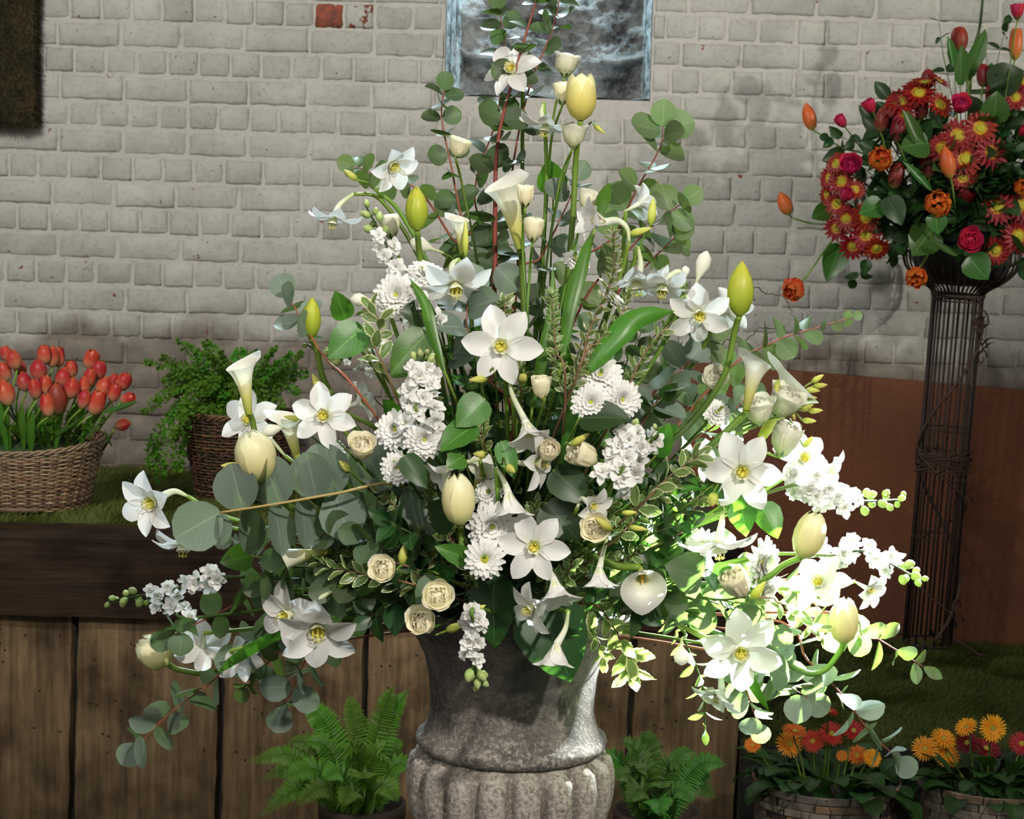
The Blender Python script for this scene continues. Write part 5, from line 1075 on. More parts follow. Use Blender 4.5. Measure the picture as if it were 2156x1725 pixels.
for (t, a, s_) in ((.93, -1.6, .05), (.86, -1.3, .032), (.83, -1.0, .03), (.42, -1.2, .026), (.44, -2.1, .026), (.12, -1.5, .03), (.07, -1.1, .03)):
    q = [V((rs*1.15*cos(a)+0, rs*1.15*sin(a), HS*t))+V((cos(k*.5)*s_*(1-k*.05), -.004, sin(k*.5)*s_*(1-k*.05))) for k in range(14)]
    link('scroll', M().add(tube(q, .003, .002, 5)).mesh('scroll', True, vm), st, SM)
for (t, a) in ((.92, -1.75), (.90, -1.5), (.86, -1.2), (.845, -1.1)):
    link('iron_leaf', M().add(blade(.055, .045, [(0, .2), (.25, 1), (.4, .6), (.6, .9), (.8, .4), (1, .03)], 20, -30, .3, 8, 4)).mesh('iron_leaf', True, vm), st, SM @ T(rs*1.15*cos(a), rs*1.2*sin(a), HS*t) @ RZ(math.degrees(a)) @ RY(-50))
# flowers: centre of the bowl
BC = SM @ V((0, 0, HS+.14))
def bY(px, py, d=0):
    q = 1-((px-2050)/330)**2-((py-330)/330)**2
    return 6.02-.24*sqrt(max(0, q))+d
def rflower(name, label, px, py, size, parts, face, roll=0, way=None, d=0, stemm='stem', sr=.003, anchor=(0, 0, 0), group=None, petmat=None, cat='flower'):
    return flower(name, label, cat, px, py, size, parts, face, roll, Y=bY(px, py, d), way=[(a, b, bY(a, b, d+.01)) for a, b in way] if way else None, stemm=stemm, sr=sr, anchor=anchor, centre=BC, group=group, petmat=petmat)
def rtul(px, py, wp, hp, mat, face, label, way=None, kind='closed', d=0):
    rflower('red_tulip' if mat == 'redt' else 'orange_tulip', label, px, py, S(hp*1.15, 5.95), tulip_parts(kind, round(wp/hp/2.06*.86, 2), mat, random.Random(px)), face, 0, way, d, anchor=(0, 0, -.5))
rtul(1703, 245, 30, 52, 'orange', (-.3, 1, .1), 'orange tulip far left of the red arrangement on a curved stem', [(1730, 285), (1775, 312), (1850, 340)])
rtul(1652, 428, 31, 46, 'orange', (-.45, 1, .1), 'lowest orange tulip bud against the brick, left of the red arrangement', [(1672, 460), (1730, 472), (1850, 460)])
rtul(1994, 340, 33, 60, 'orange', (-.25, 1, .2), 'orange tulip in front of the red daisies', [(2005, 390), (2010, 430)], d=-.05)
rtul(2139, 92, 28, 58, 'orange', (.05, 1, .1), 'orange tulip crossed by a dark leaf near the top right corner', [(2125, 180), (2100, 300)], 'open', d=.05)
rtul(2020, 82, 34, 46, 'redt', (-.05, 1, .1), 'dark red tulip at the top of the red arrangement', [(2035, 150), (2040, 260)], 'egg')
rtul(2070, 158, 26, 42, 'redt', (.0, 1, .1), 'brownish red tulip bud below the tall green stem', [(2064, 220), (2060, 320)], 'egg')
rtul(1953, 165, 26, 34, 'redt', (.1, 1, .1), 'dark tulip bud above the upper red daisies', None, 'egg')
rtul(1857, 252, 32, 44, 'redt', (.1, 1, .1), 'red tulip next to the upper pink rose', [(1860, 295), (1880, 360)], 'egg')
rtul(1891, 272, 32, 46, 'redt', (.1, 1, .15), 'red tulip with greyish edges beside its twin', [(1895, 310), (1925, 375), (1955, 400)], 'egg')
rtul(1887, 368, 32, 50, 'redt', (.12, 1, .15), 'dusky red tulip standing alone left of centre in the red arrangement', [(1890, 420), (1895, 440)], 'egg')
rtul(1940, 225, 30, 44, 'redt', (.0, 1, .15), 'dusky tulip among the upper red daisies', None, 'egg')
rtul(2092, 195, 32, 50, 'redt', (.05, 1, .1), 'red tulip behind the grey green leaf, upper right', None, 'egg')
rtul(1955, 345, 34, 50, 'redt', (-.1, 1, .1), 'blood red tulip left of the orange one in front', None, 'egg')
rtul(2035, 405, 44, 36, 'redt', (.3, .4, .6), 'open red tulip below the red daisies', None, 'open')
DP = [(1948, 175, 34, -.1, .8, .4), (1975, 172, 30, .4, .7, .4), (1934, 197, 40, -.1, .5, .8), (1898, 215, 38, -.3, .5, .8), (1978, 222, 34, .3, .4, .8), (1903, 238, 30, -.2, .1, .9), (1880, 225, 26, -.7, .3, .6), (2063, 270, 40, .05, .1, 1), (2016, 286, 40, -.1, .1, 1), (1985, 312, 38, -.3, .0, 1), (2031, 335, 42, 0, -.05, 1), (2086, 322, 40, .2, .1, 1), (2028, 372, 34, 0, -.3, 1), (2100, 437, 40, -.05, 0, 1), (2150, 433, 40, .1, 0, 1), (2143, 497, 42, .05, -.1, 1), (2096, 527, 36, -.1, -.3, 1), (2137, 205, 32, .1, .1, 1), (2152, 172, 28, .3, .3, .8), (1762, 345, 28, -.7, .2, .6), (1748, 375, 32, -.8, .1, .5), (1772, 382, 34, -.4, .1, .9), (1742, 410, 26, -.9, -.1, .4), (1762, 430, 30, -.5, -.1, .8), (1782, 460, 32, -.4, -.1, .9), (1822, 458, 36, .1, 0, 1), (1762, 480, 32, -.5, -.3, .8), (1822, 494, 38, 0, -.15, 1), (1796, 517, 34, -.2, -.5, .9), (1845, 522, 32, .1, -.6, .8), (1800, 400, 26, -.2, .2, .9)]
DLAB = ['topmost of the small red daisies beside the dark tulip bud', 'red daisy facing up right of the dark tulip bud', 'red daisy with its yellow eye in the middle of the upper group', 'red daisy at the left of the upper group', 'red daisy lowest at the right of the upper group', 'red daisy half covered by the dusky upper tulips', 'red daisy seen edge on at the far left of the upper group', 'red daisy with big yellow eye, top of the right middle group', 'red daisy left of the topmost one in the right middle group', 'red daisy partly behind the orange tulip', 'red daisy directly right of the orange tulip', 'red daisy at the right of the middle group beside dark leaves', 'shaded red daisy beneath the one right of the orange tulip', 'red daisy with a white fleck left of its twin at the right edge', 'red daisy cut by the right picture edge, middle height', 'large red daisy above the iron bowl at the right edge', 'lowest red daisy touching the iron bowl rim', 'small red daisy under the big dark leaf, upper right', 'red daisy at the right edge above the small one', 'red daisy seen edge on above the magenta rose, left cluster', 'red daisy in profile at the far left of the left cluster', 'red daisy with bright eye beside the magenta rose', 'red daisy in profile below the far left one', 'red daisy under the lower pink rose, left cluster', 'red daisy in the middle of the left cluster', 'red daisy partly under a green leaf, left cluster', 'red daisy at the left bottom side of the left cluster', 'largest forward facing red daisy of the left cluster', 'red daisy near the bottom of the left cluster, tilted down', 'lowest right red daisy of the left cluster', 'tiny red daisy bud right of the lower pink rose']
for (x, y, rad, fx, fy, fz), lb in zip(DP, DLAB):
    r = random.Random(x); rflower('red_daisy', lb, x, y, S(rad*.98, 5.9), [('ray_petals', r.choice(DAI), None, RG), ('disc', DDISC, None, RG)], (fx, fy, fz), r.random()*60, None, -.03, 'dstem', .0018)
for (x, y, wd, fx, fy, fz, kind, lb) in ((1832, 225, 32, -.5, .8, .3, 'cup', 'pink rose bud at the upper left of the red arrangement'), (1772, 257, 28, -.6, .7, .3, 'cup', 'small pink rose bud furthest left'), (2022, 224, 36, 0, .5, .8, 'open', 'bright pink rose above the red daisies'), (1792, 350, 40, -.2, .3, .9, 'open', 'magenta rose in the left cluster'), (1780, 412, 34, .3, .4, .8, 'cup', 'lower pink rose over the left cluster'), (2040, 507, 44, -.05, .1, 1, 'open', 'magenta rose spiral above the iron bowl'), (2142, 25, 34, -.05, 1, .1, 'cup', 'pale pink rose bud in the top right corner'), (2154, 278, 26, .3, .4, .8, 'cup', 'faded pink rose at the right edge')):
    rflower('pink_rose', lb, x, y, S(wd, 5.9), rose_parts('pink', kind, random.Random(x)), (fx, fy, fz), 0, None if x != 2142 else [(2135, 80), (2110, 240)], -.05, 'stem', .0022, (0, 0, -.5))
PARP = [mk(tulpet(.46, [(0, .3), (.2, .75), (.5, 1.05), (.8, .95), (1, .75)], radians(50), 10, 8, .04, [(0, .8), (.4, 1), (.7, .9), (.8, 1.05), (.9, .7), (1, .5)], fl), 'parrot_petal', MAT['parrot']) for fl in (.12, -.06)]
g = M(); rr_ = random.Random(9)
for i in range(34):
    th = rr_.uniform(0, 6.28); el = rr_.uniform(.15, 1.5); dd = V((cos(th)*cos(el), sin(th)*cos(el), sin(el)*.9)); xx = V((rr_.gauss(0, 1), rr_.gauss(0, 1), rr_.gauss(0, 1))); xx = (xx-dd*xx.dot(dd)).normalized()
    g.add(blade(.3, .24, P_ROUND, 10, 60, .8, 4, 4, .14, i), MX.Translation(V((0, 0, .48))+dd*.36) @ MX((xx, dd.cross(xx), dd)).transposed().to_4x4())
PARH = g.mesh('frilled_heart', True, MAT['parrot'])
for (x, y, wd, fx, fy, fz, way, lb) in ((1853, 336, 46, .0, .2, 1, None, 'frilled orange-red parrot tulip left of centre'), (1975, 430, 50, -.2, .2, 1, None, 'frilled orange parrot tulip below the orange bud'), (1930, 582, 42, -.2, -.5, .8, [(1955, 530), (1970, 450)], 'frilled orange tulip hanging below the iron bowl rim'), (1672, 606, 46, -.5, -.6, .6, [(1700, 580), (1755, 505), (1850, 430)], 'double orange-red tulip hanging at the lower left on a long stem'), (2152, 395, 34, .2, 0, 1, None, 'orange frilled tulip cut by the right edge')):
    ps = [('petal', PARP[i % 2], None, RZ(i*60)) for i in range(6)]+[('frilled_heart', PARH, None, RG)]
    rflower('parrot_tulip', lb, x, y, S(wd, 5.9), ps, (fx, fy, fz), 0, way, -.05, 'stem', .0034, (0, 0, -.5))
# tall bare stem and foliage
W = catmull([BC, PY(2045, 150, 6.0), PY(2062, 60, 6.0), PY(2072, -30, 6.0)], 6); root = thing('green_stem', 'tall bare green rose stem rising out of the picture above the red flowers', 'stem', BC); link('stem', M().add(tube(W, .005, .0045, 7)).mesh('stem', True, MAT['stem']), root)
def rleaf(a, b, lb, mat='foliage', wide=1.2, d=0, mesh=1, fc=(0, .2, 1), grp=None, nm='broad_leaf'):
    Y = bY((a[0]+b[0])/2, (a[1]+b[1])/2, d); A = PY(*a, Y+.01); B = PY(*b, Y-.01); L = (B-A).length; out = (B-A).normalized(); nr = vdir(*fc); nr = (nr-out*nr.dot(out)).normalized()
    root = thing(nm, lb, 'foliage', BC, grp); link('stalk', M().add(tube([BC, BC.lerp(A, .6)+V((0, 0, .01)), A], .0018, .0014, 5)).mesh('stalk', True, MAT['dstem']), root)
    link('blade', SA[mesh] if mesh < 3 else STR[0], root, MX.Translation(A) @ MX((out, nr.cross(out), nr)).transposed().to_4x4() @ MX.Scale(L, 4) @ MX.Scale(wide, 4, (0, 1, 0)), mat=MAT[mat])
rleaf((2085, 185), (2160, 140), 'big dark glossy leaf at the right edge, upper right', wide=1.6, d=-.05)
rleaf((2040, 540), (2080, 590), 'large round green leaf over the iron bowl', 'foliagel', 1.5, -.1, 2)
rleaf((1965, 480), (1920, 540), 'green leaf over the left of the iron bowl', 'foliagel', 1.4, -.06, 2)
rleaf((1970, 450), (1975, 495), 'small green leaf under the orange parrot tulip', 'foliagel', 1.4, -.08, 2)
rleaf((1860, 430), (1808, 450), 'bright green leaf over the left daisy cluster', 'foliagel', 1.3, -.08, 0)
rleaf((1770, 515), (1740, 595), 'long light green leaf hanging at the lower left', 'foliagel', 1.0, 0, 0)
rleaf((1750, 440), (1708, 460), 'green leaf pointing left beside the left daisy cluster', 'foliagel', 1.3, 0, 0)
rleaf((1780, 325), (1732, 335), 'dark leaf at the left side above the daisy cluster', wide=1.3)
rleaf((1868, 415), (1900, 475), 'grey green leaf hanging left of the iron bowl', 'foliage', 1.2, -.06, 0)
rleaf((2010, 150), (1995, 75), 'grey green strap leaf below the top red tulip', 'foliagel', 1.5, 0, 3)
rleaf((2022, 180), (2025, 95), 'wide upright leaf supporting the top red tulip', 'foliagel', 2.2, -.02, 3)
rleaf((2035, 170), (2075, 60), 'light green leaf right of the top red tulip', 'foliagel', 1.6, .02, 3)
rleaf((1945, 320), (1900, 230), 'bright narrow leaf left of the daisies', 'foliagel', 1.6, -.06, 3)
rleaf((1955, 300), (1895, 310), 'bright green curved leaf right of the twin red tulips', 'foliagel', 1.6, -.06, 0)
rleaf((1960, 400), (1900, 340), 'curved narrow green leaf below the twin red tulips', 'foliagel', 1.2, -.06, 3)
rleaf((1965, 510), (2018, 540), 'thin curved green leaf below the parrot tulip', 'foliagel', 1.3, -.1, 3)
rleaf((2090, 260), (2100, 190), 'grey green leaf in front of the upper right red tulip', 'foliagel', 1.4, -.04, 0)
r = random.Random(31)
def holly(px, py, ex, ey, lb, n=6, l=44, seed=1, grp=None, mat='foliage', d=0, l1=None):
    leafy('leafy_sprig', lb, 'foliage', [(2040+(px-2040)*.5, 470+(py-470)*.5, bY(px, py)+.02), (px, py, bY(px, py, d)), (ex, ey, bY(ex, ey, d))], l, l1 or l*.7, n, SA, MAT[mat], 'dstem', seed, group=grp, centre=BC, facing=.5, sr=.0016)
holly(1985, 110, 1975, 25, 'dark holly-like sprig at the very top left of the red arrangement', 4, 34, 1)
holly(2100, 130, 2120, 50, 'dark sprig crossing the orange tulip, top right', 4, 42, 2)
holly(1800, 300, 1745, 290, 'dark round leaved sprig under the small pink rose buds', 5, 44, 3)
holly(1850, 520, 1800, 590, 'dark serrated sprig hanging at the lower left of the red arrangement', 5, 50, 4)
holly(1900, 500, 1885, 540, 'dark sprig hanging beside the left of the iron bowl', 4, 46, 5)
for i in range(46):
    an = r.uniform(0, 2*pi); q = sqrt(r.random()); ex = 2000+cos(an)*235*q; ey = 345+sin(an)*190*q
    if ex < 1800 and ey < 260: continue
    holly((ex+2040)/2, (ey+420)/2, ex, ey, 'dark leafy sprig packed among the red flowers', 6, 58, 400+i, 'dark sprigs in the red arrangement', d=.03, l1=52)
for i, (x, y) in enumerate(((2120, 250), (2140, 330), (2110, 370), (2060, 440), (2180, 260), (2190, 400), (2080, 180), (2150, 560), (2030, 470), (1980, 260), (1930, 290))):
    holly((x+2040)/2, (y+420)/2, x, y, 'dark leafy sprig packed among the red flowers', 7, 62, 460+i, 'dark sprigs in the red arrangement', d=.0, l1=56)
# ============================================================ baskets
def wicker(root, cx, cy, z0, z1, rx0, rx1, ry0, ry1, rows, stakes, mats, seed=1, th=.0032, sag=0, sq=2.0):
    """woven basket: stakes and over-under weavers, each row its own colour group"""
    r = random.Random(seed); 
    def ring(t, a, off):
        rx = rx0+(rx1-rx0)*t; ry = ry0+(ry1-ry0)*t; c, s_ = cos(a), sin(a); k = (abs(c)**sq+abs(s_)**sq)**(-1/sq)
        return V((cx+(rx*k+off)*c, cy+(ry*k+off)*s_, z0+(z1-z0)*t+sag*t*(c*c-.5)))
    gs = [M() for _ in mats]; n = stakes*4
    for i in range(rows):
        t = (i+.5)/rows; ph = (i % 2)*pi; j0 = r.random()*.5
        q = []
        for k in range(n+1):
            a = 2*pi*k/n; q.append(ring(t, a, th*1.25*sin(stakes*a+ph))+V((0, 0, r.uniform(-.3, .3)*th)))
        r.choice(gs).add(tube(q, th*r.uniform(.75, 1.0), None, 4, False))
    for g, mt in zip(gs, mats): link('weave', g.mesh('weave', True, MAT[mt] if isinstance(mt, str) else mt), root, kind='stuff')
    g = M()
    for k in range(stakes):
        a = 2*pi*(k+.25)/stakes*1.0; g.add(tube([ring(t/6, a, 0) for t in range(7)], th*.9, None, 5))
    link('stakes', g.mesh('stakes', True, mats[0] if not isinstance(mats[0], str) else MAT[mats[0]]), root, kind='stuff')
    g = M()
    for s_ in range(3):
        q = [ring(1, 2*pi*k/120, 0)+V((0, 0, th*1.6*sin(k*.9+s_*2.1)+th))+V((cos(2*pi*k/120), sin(2*pi*k/120), 0))*th*1.6*cos(k*.9+s_*2.1) for k in range(121)]
        g.add(tube(q, th*1.05, None, 5, False))
    link('rim', g.mesh('rim', True, mats[-1] if not isinstance(mats[-1], str) else MAT[mats[-1]]), root)
    return ring
wk = [organic('wicker_a', [(0, (.25, .15, .085)), (1, (.30, .18, .10))], 0, .6, vary=.1, mott=.7), organic('wicker_b', [(0, (.12, .07, .045)), (1, (.16, .095, .06))], 0, .6, vary=.1, mott=.7), organic('wicker_c', [(0, (.40, .29, .18)), (1, (.34, .24, .15))], 0, .6, vary=.1, mott=.7)]
YA = 5.55; zbk = PY(120, 1096, YA-.17).z; bx = PY(52, 1000, YA).x
tb = thing('wicker_basket', 'brown woven willow basket holding the coral tulips, left', 'basket', (bx, YA, ZL))
zt_b = PY(60, 948, YA-.19).z
ringA = wicker(tb, bx, YA, ZL+.004, zt_b, S(128, YA), S(166, YA), .15, .19, 30, 30, wk, 1, .0036, .035, 2.6)
link('basket_floor', M().add(lathe([(.001, 0), (S(118, YA), 0), (S(120, YA), .012), (.001, .012)], 24), T(bx, YA, ZL+.005)).mesh('basket_floor', True, wk[1]), tb)
g = M(); hx = bx+S(160, YA)
for s_ in range(3): g.add(tube([V((hx-.012+.006*cos(k*1.3+s_*2.1), YA-.04+.0, zt_b+.01))+V((.02*sin(k*pi/14)+.004*cos(k*1.3+s_*2), -.06*cos(k*pi/14), .028*sin(k*pi/14)+.004*sin(k*1.3+s_*2))) for k in range(15)], .003, None, 5))
link('handle', g.mesh('handle', True, wk[0]), tb)
so = thing('potting_moss', 'dark packing inside the coral tulip basket', 'soil', (bx, YA, ZL+.02)); link('moss', M().add(lathe([(S(115, YA), ZL+.02), (S(140, YA), zt_b-.03), (S(60, YA), zt_b-.0), (.001, zt_b+.005)], 24), T(bx, YA, 0) @ MX.Scale(.8, 4, (0, 1, 0))).mesh('moss', True, MAT['foam']), so)
CB = V((bx, YA, zt_b-.05))
TL = [(40, 290, 60, 75, 0), (88, 330, 80, 95, 0), (28, 405, 75, 95, 0), (130, 380, 70, 80, .1), (290, 295, 75, 90, 0), (335, 310, 75, 100, .02), (376, 312, 70, 95, .05), (250, 392, 105, 105, -.05), (156, 470, 85, 95, -.05), (229, 517, 68, 98, -.08), (296, 492, 70, 95, -.06), (410, 445, 85, 100, -.05), (462, 390, 65, 80, .05), (465, 512, 90, 105, -.08), (592, 330, 75, 92, .05), (642, 396, 80, 92, .05), (580, 446, 60, 92, 0), (543, 495, 62, 90, -.05), (676, 502, 100, 100, 0), (306, 622, 72, 110, -.12), (372, 580, 75, 150, -.1), (545, 586, 60, 92, -.08), (628, 608, 80, 120, -.06), (742, 545, 55, 90, 0), (803, 472, 82, 90, .05), (830, 584, 78, 72, 0), (800, 752, 105, 78, -.03), (35, 540, 80, 130, -.1), (-30, 440, 80, 100, 0), (-60, 330, 80, 100, .05), (440, 420, 60, 90, .1), (735, 470, 60, 80, .08)]
TLAB = ['coral tulip at the far left top of the basket', 'bright coral tulip, second from the left at the top', 'coral tulip at the left picture edge, middle row', 'dim coral tulip tucked behind the second one', 'tall coral tulip, left one of the top central trio', 'tall coral tulip in the middle of the top trio', 'tall coral tulip, right one of the top trio', 'fat coral tulip under the top trio', 'coral tulip left of the fat one and lower', 'small coral tulip in the second lowest row, left', 'pinkish coral tulip between the two small left ones', 'pale peach coral tulip in the centre of the basket', 'coral tulip half hidden behind the pale peach one', 'wide peach coral tulip right below the centre', 'topmost coral tulip of the right half', 'coral tulip just under the topmost right one', 'narrow coral tulip in the right middle', 'narrow coral tulip beside the wide peach one', 'broad coral tulip with orange frilled neighbours, right', 'lowest coral tulip in front, striped yellow', 'long ragged dark red tulip in front beside the lowest', 'small dusky tulip on a short stem, front right', 'wilting orange streaked tulip, front right', 'thin coral tulip near the right side', 'coral tulip leaning out at the upper right', 'red tulip facing right at the right side', 'coral tulip drooping sideways over the basket handle', 'greenish orange tulip at the left edge, front', 'coral tulip cut by the left edge, middle', 'coral tulip cut by the left edge, top', 'shadowed coral tulip behind the centre', 'shadowed coral tulip behind the broad right one']
for (x, y, wd, hh, dd), lb in zip(TL, TLAB):
    px = x/3.08; py = 650+y/3.08; r = random.Random(x+3); fx = (px-110)/330+r.uniform(-.1, .1)
    fc = (fx, 1, .15) if lb[:14] != 'coral tulip dr' else (1, .25, .1)
    if 'facing right' in lb: fc = (1, .4, .2)
    Y = YA-.05+dd; basepx = 60+(px-110)*.55; way = [((px*.55+basepx*.45), py+S(1, 1)*0+(950-py)*.5, Y)] if 'drooping' not in lb else [(235, 915, Y)]
    H = S(hh/3.08*1.42, Y)
    flower('coral_tulip', lb, 'flower', px, py, H, tulip_parts(r.choice(('egg', 'egg', 'open', 'closed')), .31 if wd/hh < .8 else .36, 'coral' if 'dark red' not in lb else 'redt', r), fc, r.random()*90, Y=Y, way=way, sr=.0034, anchor=(0, 0, -.5), centre=V((CB.x+(px-60)/3900*5.5*.45, CB.y+r.uniform(-.08, .08), CB.z)))
r = random.Random(12)
for i in range(26):
    px = r.uniform(-30, 215); top = r.uniform(800, 880); Y = YA+r.uniform(-.14, .1); a = PY(60+(px-60)*.7, 950, Y); b = PY(px, top, Y-.02); W = catmull([a, a.lerp(b, .5)+V((0, -.01, .01)), b], 4)
    root = thing('tulip_leaf', 'green strap leaf standing among the coral tulip stems', 'foliage', a, 'tulip leaves in the left basket'); vs = []; uv = []
    for k, p in enumerate(W):
        t = k/(len(W)-1); wd = .011*interp(P_LONG, t)
        for j in (-1, 0, 1): vs.append(p+V((j*wd, (1-abs(j))*wd*.6, 0))); uv.append((t, (j+1)/2))
    link('blade', M().add((vs, gridf(len(W)-1, 2), uv)).mesh('tulip_leaf', True, MAT['strap']), root)
for i, (a, b) in enumerate((((120, 915), (182, 885)), ((215, 870), (296, 852)), ((235, 940), (215, 905)))):
    A = PY(*a, YA-.15); B = PY(*b, YA-.2); out = (B-A).normalized(); nr = vdir(0, .8, .6); nr = (nr-out*nr.dot(out)).normalized()
    root = thing('tulip_leaf', ('pale green leaf folded out to the right in front of the basket flowers', 'grey green leaf sticking out over the right side of the tulip basket', 'small leaf beside the willow basket handle')[i], 'foliage', A)
    link('blade', STR[2], root, MX.Translation(A) @ MX((out, nr.cross(out), nr)).transposed().to_4x4() @ MX.Scale((B-A).length, 4) @ MX.Scale(1.6, 4, (0, 1, 0)), mat=MAT['foliagel'])
for i in range(16):
    px = -20+i*16+r.uniform(-6, 6); Y = YA-.1+r.uniform(-.06, .1); a = V((CB.x+(px-60)*.0009, CB.y+r.uniform(-.1, .05), CB.z))
    q = [a, PY(px*.9+8, 905, Y), PY(px, 870+r.uniform(-15, 40), Y-.03)]
    root = thing('box_sprig', 'small leaved dark green sprig between the tulip stems', 'foliage', a, 'sprigs in the left basket'); path = catmull(q, 6); g = M()
    for k in range(40):
        p, d = along(path, .35+.65*k/40); side = V((r.gauss(0, 1), r.gauss(0, 1), r.gauss(0, 1))).normalized(); nr = side.orthogonal().normalized()
        g.add(blade(1, .5, P_OVAL, 10, -10, .1, 2, 2), MX.Translation(p) @ MX((side, nr.cross(side), nr)).transposed().to_4x4() @ MX.Scale(.016, 4))
    link('stem', M().add(tube(path, .0014, .0008, 4)).mesh('s', True, MAT['dstem']), root); link('leaves', g.mesh('leaves', True, MAT['bush']), root, kind='stuff')
# second basket with bushy fern
YC = 5.85; cx = PY(505, 950, YC).x; zc1 = PY(505, 872, YC).z; 
b2 = thing('wicker_basket', 'dark brown twig basket under the bushy fern', 'basket', (cx, YC, ZL))
wk2 = [organic('dark_wicker_a', [(0, (.09, .04, .022)), (1, (.12, .05, .028))], 0, .6, vary=.1, mott=.7), organic('dark_wicker_b', [(0, (.05, .025, .016)), (1, (.07, .035, .02))], 0, .6, vary=.1, mott=.7), organic('dark_wicker_c', [(0, (.17, .085, .045)), (1, (.13, .06, .03))], 0, .6, vary=.1, mott=.5)]
wicker(b2, cx, YC, ZL+.003, zc1, S(88, YC), S(122, YC), .13, .18, 26, 26, wk2, 3, .0038, .0)
g = M(); r = random.Random(6)
for i in range(90):
    a = r.uniform(3.3, 6.2); t = r.random(); R = S(88+34*t, YC)+.006; q = []
    for k in range(5): aa = a+k*.06; q.append(V((cx+R*cos(aa), YC+(R+.0)*sin(aa), ZL+(zc1-ZL)*(t*.95)+r.gauss(0, .006))))
    g.add(tube(q, .0015, .001, 4))
link('loose_twigs', g.mesh('loose_twigs', True, wk2[2]), b2, kind='stuff')
link('basket_soil', M().add(lathe([(S(80, YC), ZL+.01), (S(110, YC), zc1-.02), (.001, zc1-.01)], 20), T(cx, YC, 0)).mesh('basket_soil', True, MAT['foam']), b2)
fb = thing('bushy_fern', 'bushy dark green fern spilling out of the dark twig basket', 'plant', (cx, YC, zc1-.03))
def bushfrond(path, n, l, r, mat, root, name='frond'):
    g = M(); g.add(tube(path, .0018, .0007, 4)); 
    for k in range(n):
        t = .12+.88*k/n; p, d = along(path, t); s = d.cross(V((0, -.5, 1))).normalized() if d.length else V((1, 0, 0)); ln = l*sin(pi*min(1, .15+t*.85))**.6
        for sg in (-1, 1):
            o_ = (s*sg+d*.35+V((0, 0, r.gauss(0, .25)))).normalized(); nsub = 6
            for q in range(nsub):
                u = (q+1)/nsub; c = p+o_*ln*u; oo = (o_+V((r.gauss(0, .8), r.gauss(0, .8), r.gauss(0, .8)))).normalized(); nr = oo.orthogonal(); L = .0125*(1.15-u*.4)*r.uniform(.7, 1.25)
                b = len(g.v); w_ = nr*L*.42; g.v += [tuple(c), tuple(c+oo*L*.5+w_), tuple(c+oo*L), tuple(c+oo*L*.5-w_)]; g.uv += [(0, .5), (.5, 1), (1, .5), (.5, 0)]; g.f.append((b, b+1, b+2, b+3))
    return link(name, g.mesh(name, True, mat), root)
r = random.Random(17); o_ = V((cx, YC, zc1-.03))
tips = [(330, 745), (345, 790), (320, 850), (300, 760), (370, 720), (410, 735), (430, 712), (470, 735), (500, 740), (540, 745), (580, 725), (610, 745), (640, 740), (655, 790), (350, 880), (330, 960), (345, 1010), (375, 990), (320, 990), (400, 930), (360, 830), (400, 780), (450, 770), (490, 770), (530, 780), (570, 770), (600, 790), (630, 830), (380, 860), (430, 830), (470, 840), (510, 850), (560, 850), (600, 860), (420, 890), (460, 900), (385, 800), (340, 810), (440, 740), (360, 770), (300, 875), (620, 770), (365, 910), (500, 800), (560, 800), (395, 960)]
for (x, y) in tips:
    Y = YC-.05+r.uniform(-.16, .12); e = PY(x+r.uniform(-6, 6), y+r.uniform(-6, 6), Y); mid = o_.lerp(e, .5)+V((0, 0, .10 if y > 800 else .04)); q = [o_+V((r.uniform(-.07, .07), r.uniform(-.08, .05), 0)), mid, e]
    if y > 900: q = [q[0], V(((o_.x+e.x)/2-.03, Y-.03, o_.z+.06)), V((e.x+.005, Y-.02, (o_.z+e.z)/2)), e]
    bushfrond(catmull(q, 6), 22, .034, r, MAT['bush'], fb)
# ------------------------------------------------------------ sword ferns by the urn
def swordfrond(path, n, l, root, mat, r, sidebias=None):
    g = M(); g.add(tube(path, .0022, .0008, 5)); pin = blade(1, .25, [(0, .6), (.15, 1), (.6, .8), (1, .05)], 6, -24, .15, 3, 2, 0)
    for k in range(n):
        t = .1+.9*k/n; p, d = along(path, t); cm = (CAM-p).normalized(); s = d.cross(cm+V((0, 0, .5))).normalized(); ln = l*(sin(pi*min(1, .22+t*.80))**.75+.05)
        for sg in (-1, 1):
            o = (s*sg+d*.28).normalized(); nr = (cm+V((0, 0, .7))+V((r.gauss(0, .2), r.gauss(0, .2), r.gauss(0, .2)))); nr = (nr-o*nr.dot(o)).normalized()
            g.add(pin, MX.Translation(p) @ MX((o, nr.cross(o), nr)).transposed().to_4x4() @ MX.Scale(ln*r.uniform(.9, 1.08), 4))
    link('frond', g.mesh('frond', True, mat), root)
def fernplant(label, px, py, Y, tips, mat, seed, l=.05, potc=(.05, .03, .02)):
    b = PY(px, py, Y); zb = .25; r = random.Random(seed)
    pot = thing('plant_pot', label.replace('fern', 'fern pot', 1)+', low and dark', 'pot', (b.x, Y, zb))
    pot['label'] = 'dark plant pot under the '+label
    link('pot', M().add(lathe([(.001, 0), (.075, 0), (.10, .20), (.108, .20), (.108, .235), (.098, .235), (.094, .20), (.001, .19)], 28), T(b.x, Y, zb)).mesh('pot', True, plain('dark_pot', potc, .6)), pot)
    root = thing('sword_fern', label, 'plant', (b.x, Y, zb+.20)); o = V((b.x, Y, zb+.19))
    for tp in tips:
        x, y = tp[:2]; dy = tp[2] if len(tp) > 2 else r.uniform(-.1, .1); e = PY(x, y, Y+dy); mid = o.lerp(e, .55); mid.z += .05+.1*abs(e.x-o.x); 
        swordfrond(catmull([o+V((r.uniform(-.03, .03), r.uniform(-.03, .03), 0)), mid, e], 8), 40, l*r.uniform(.85, 1.1), root, mat, r)
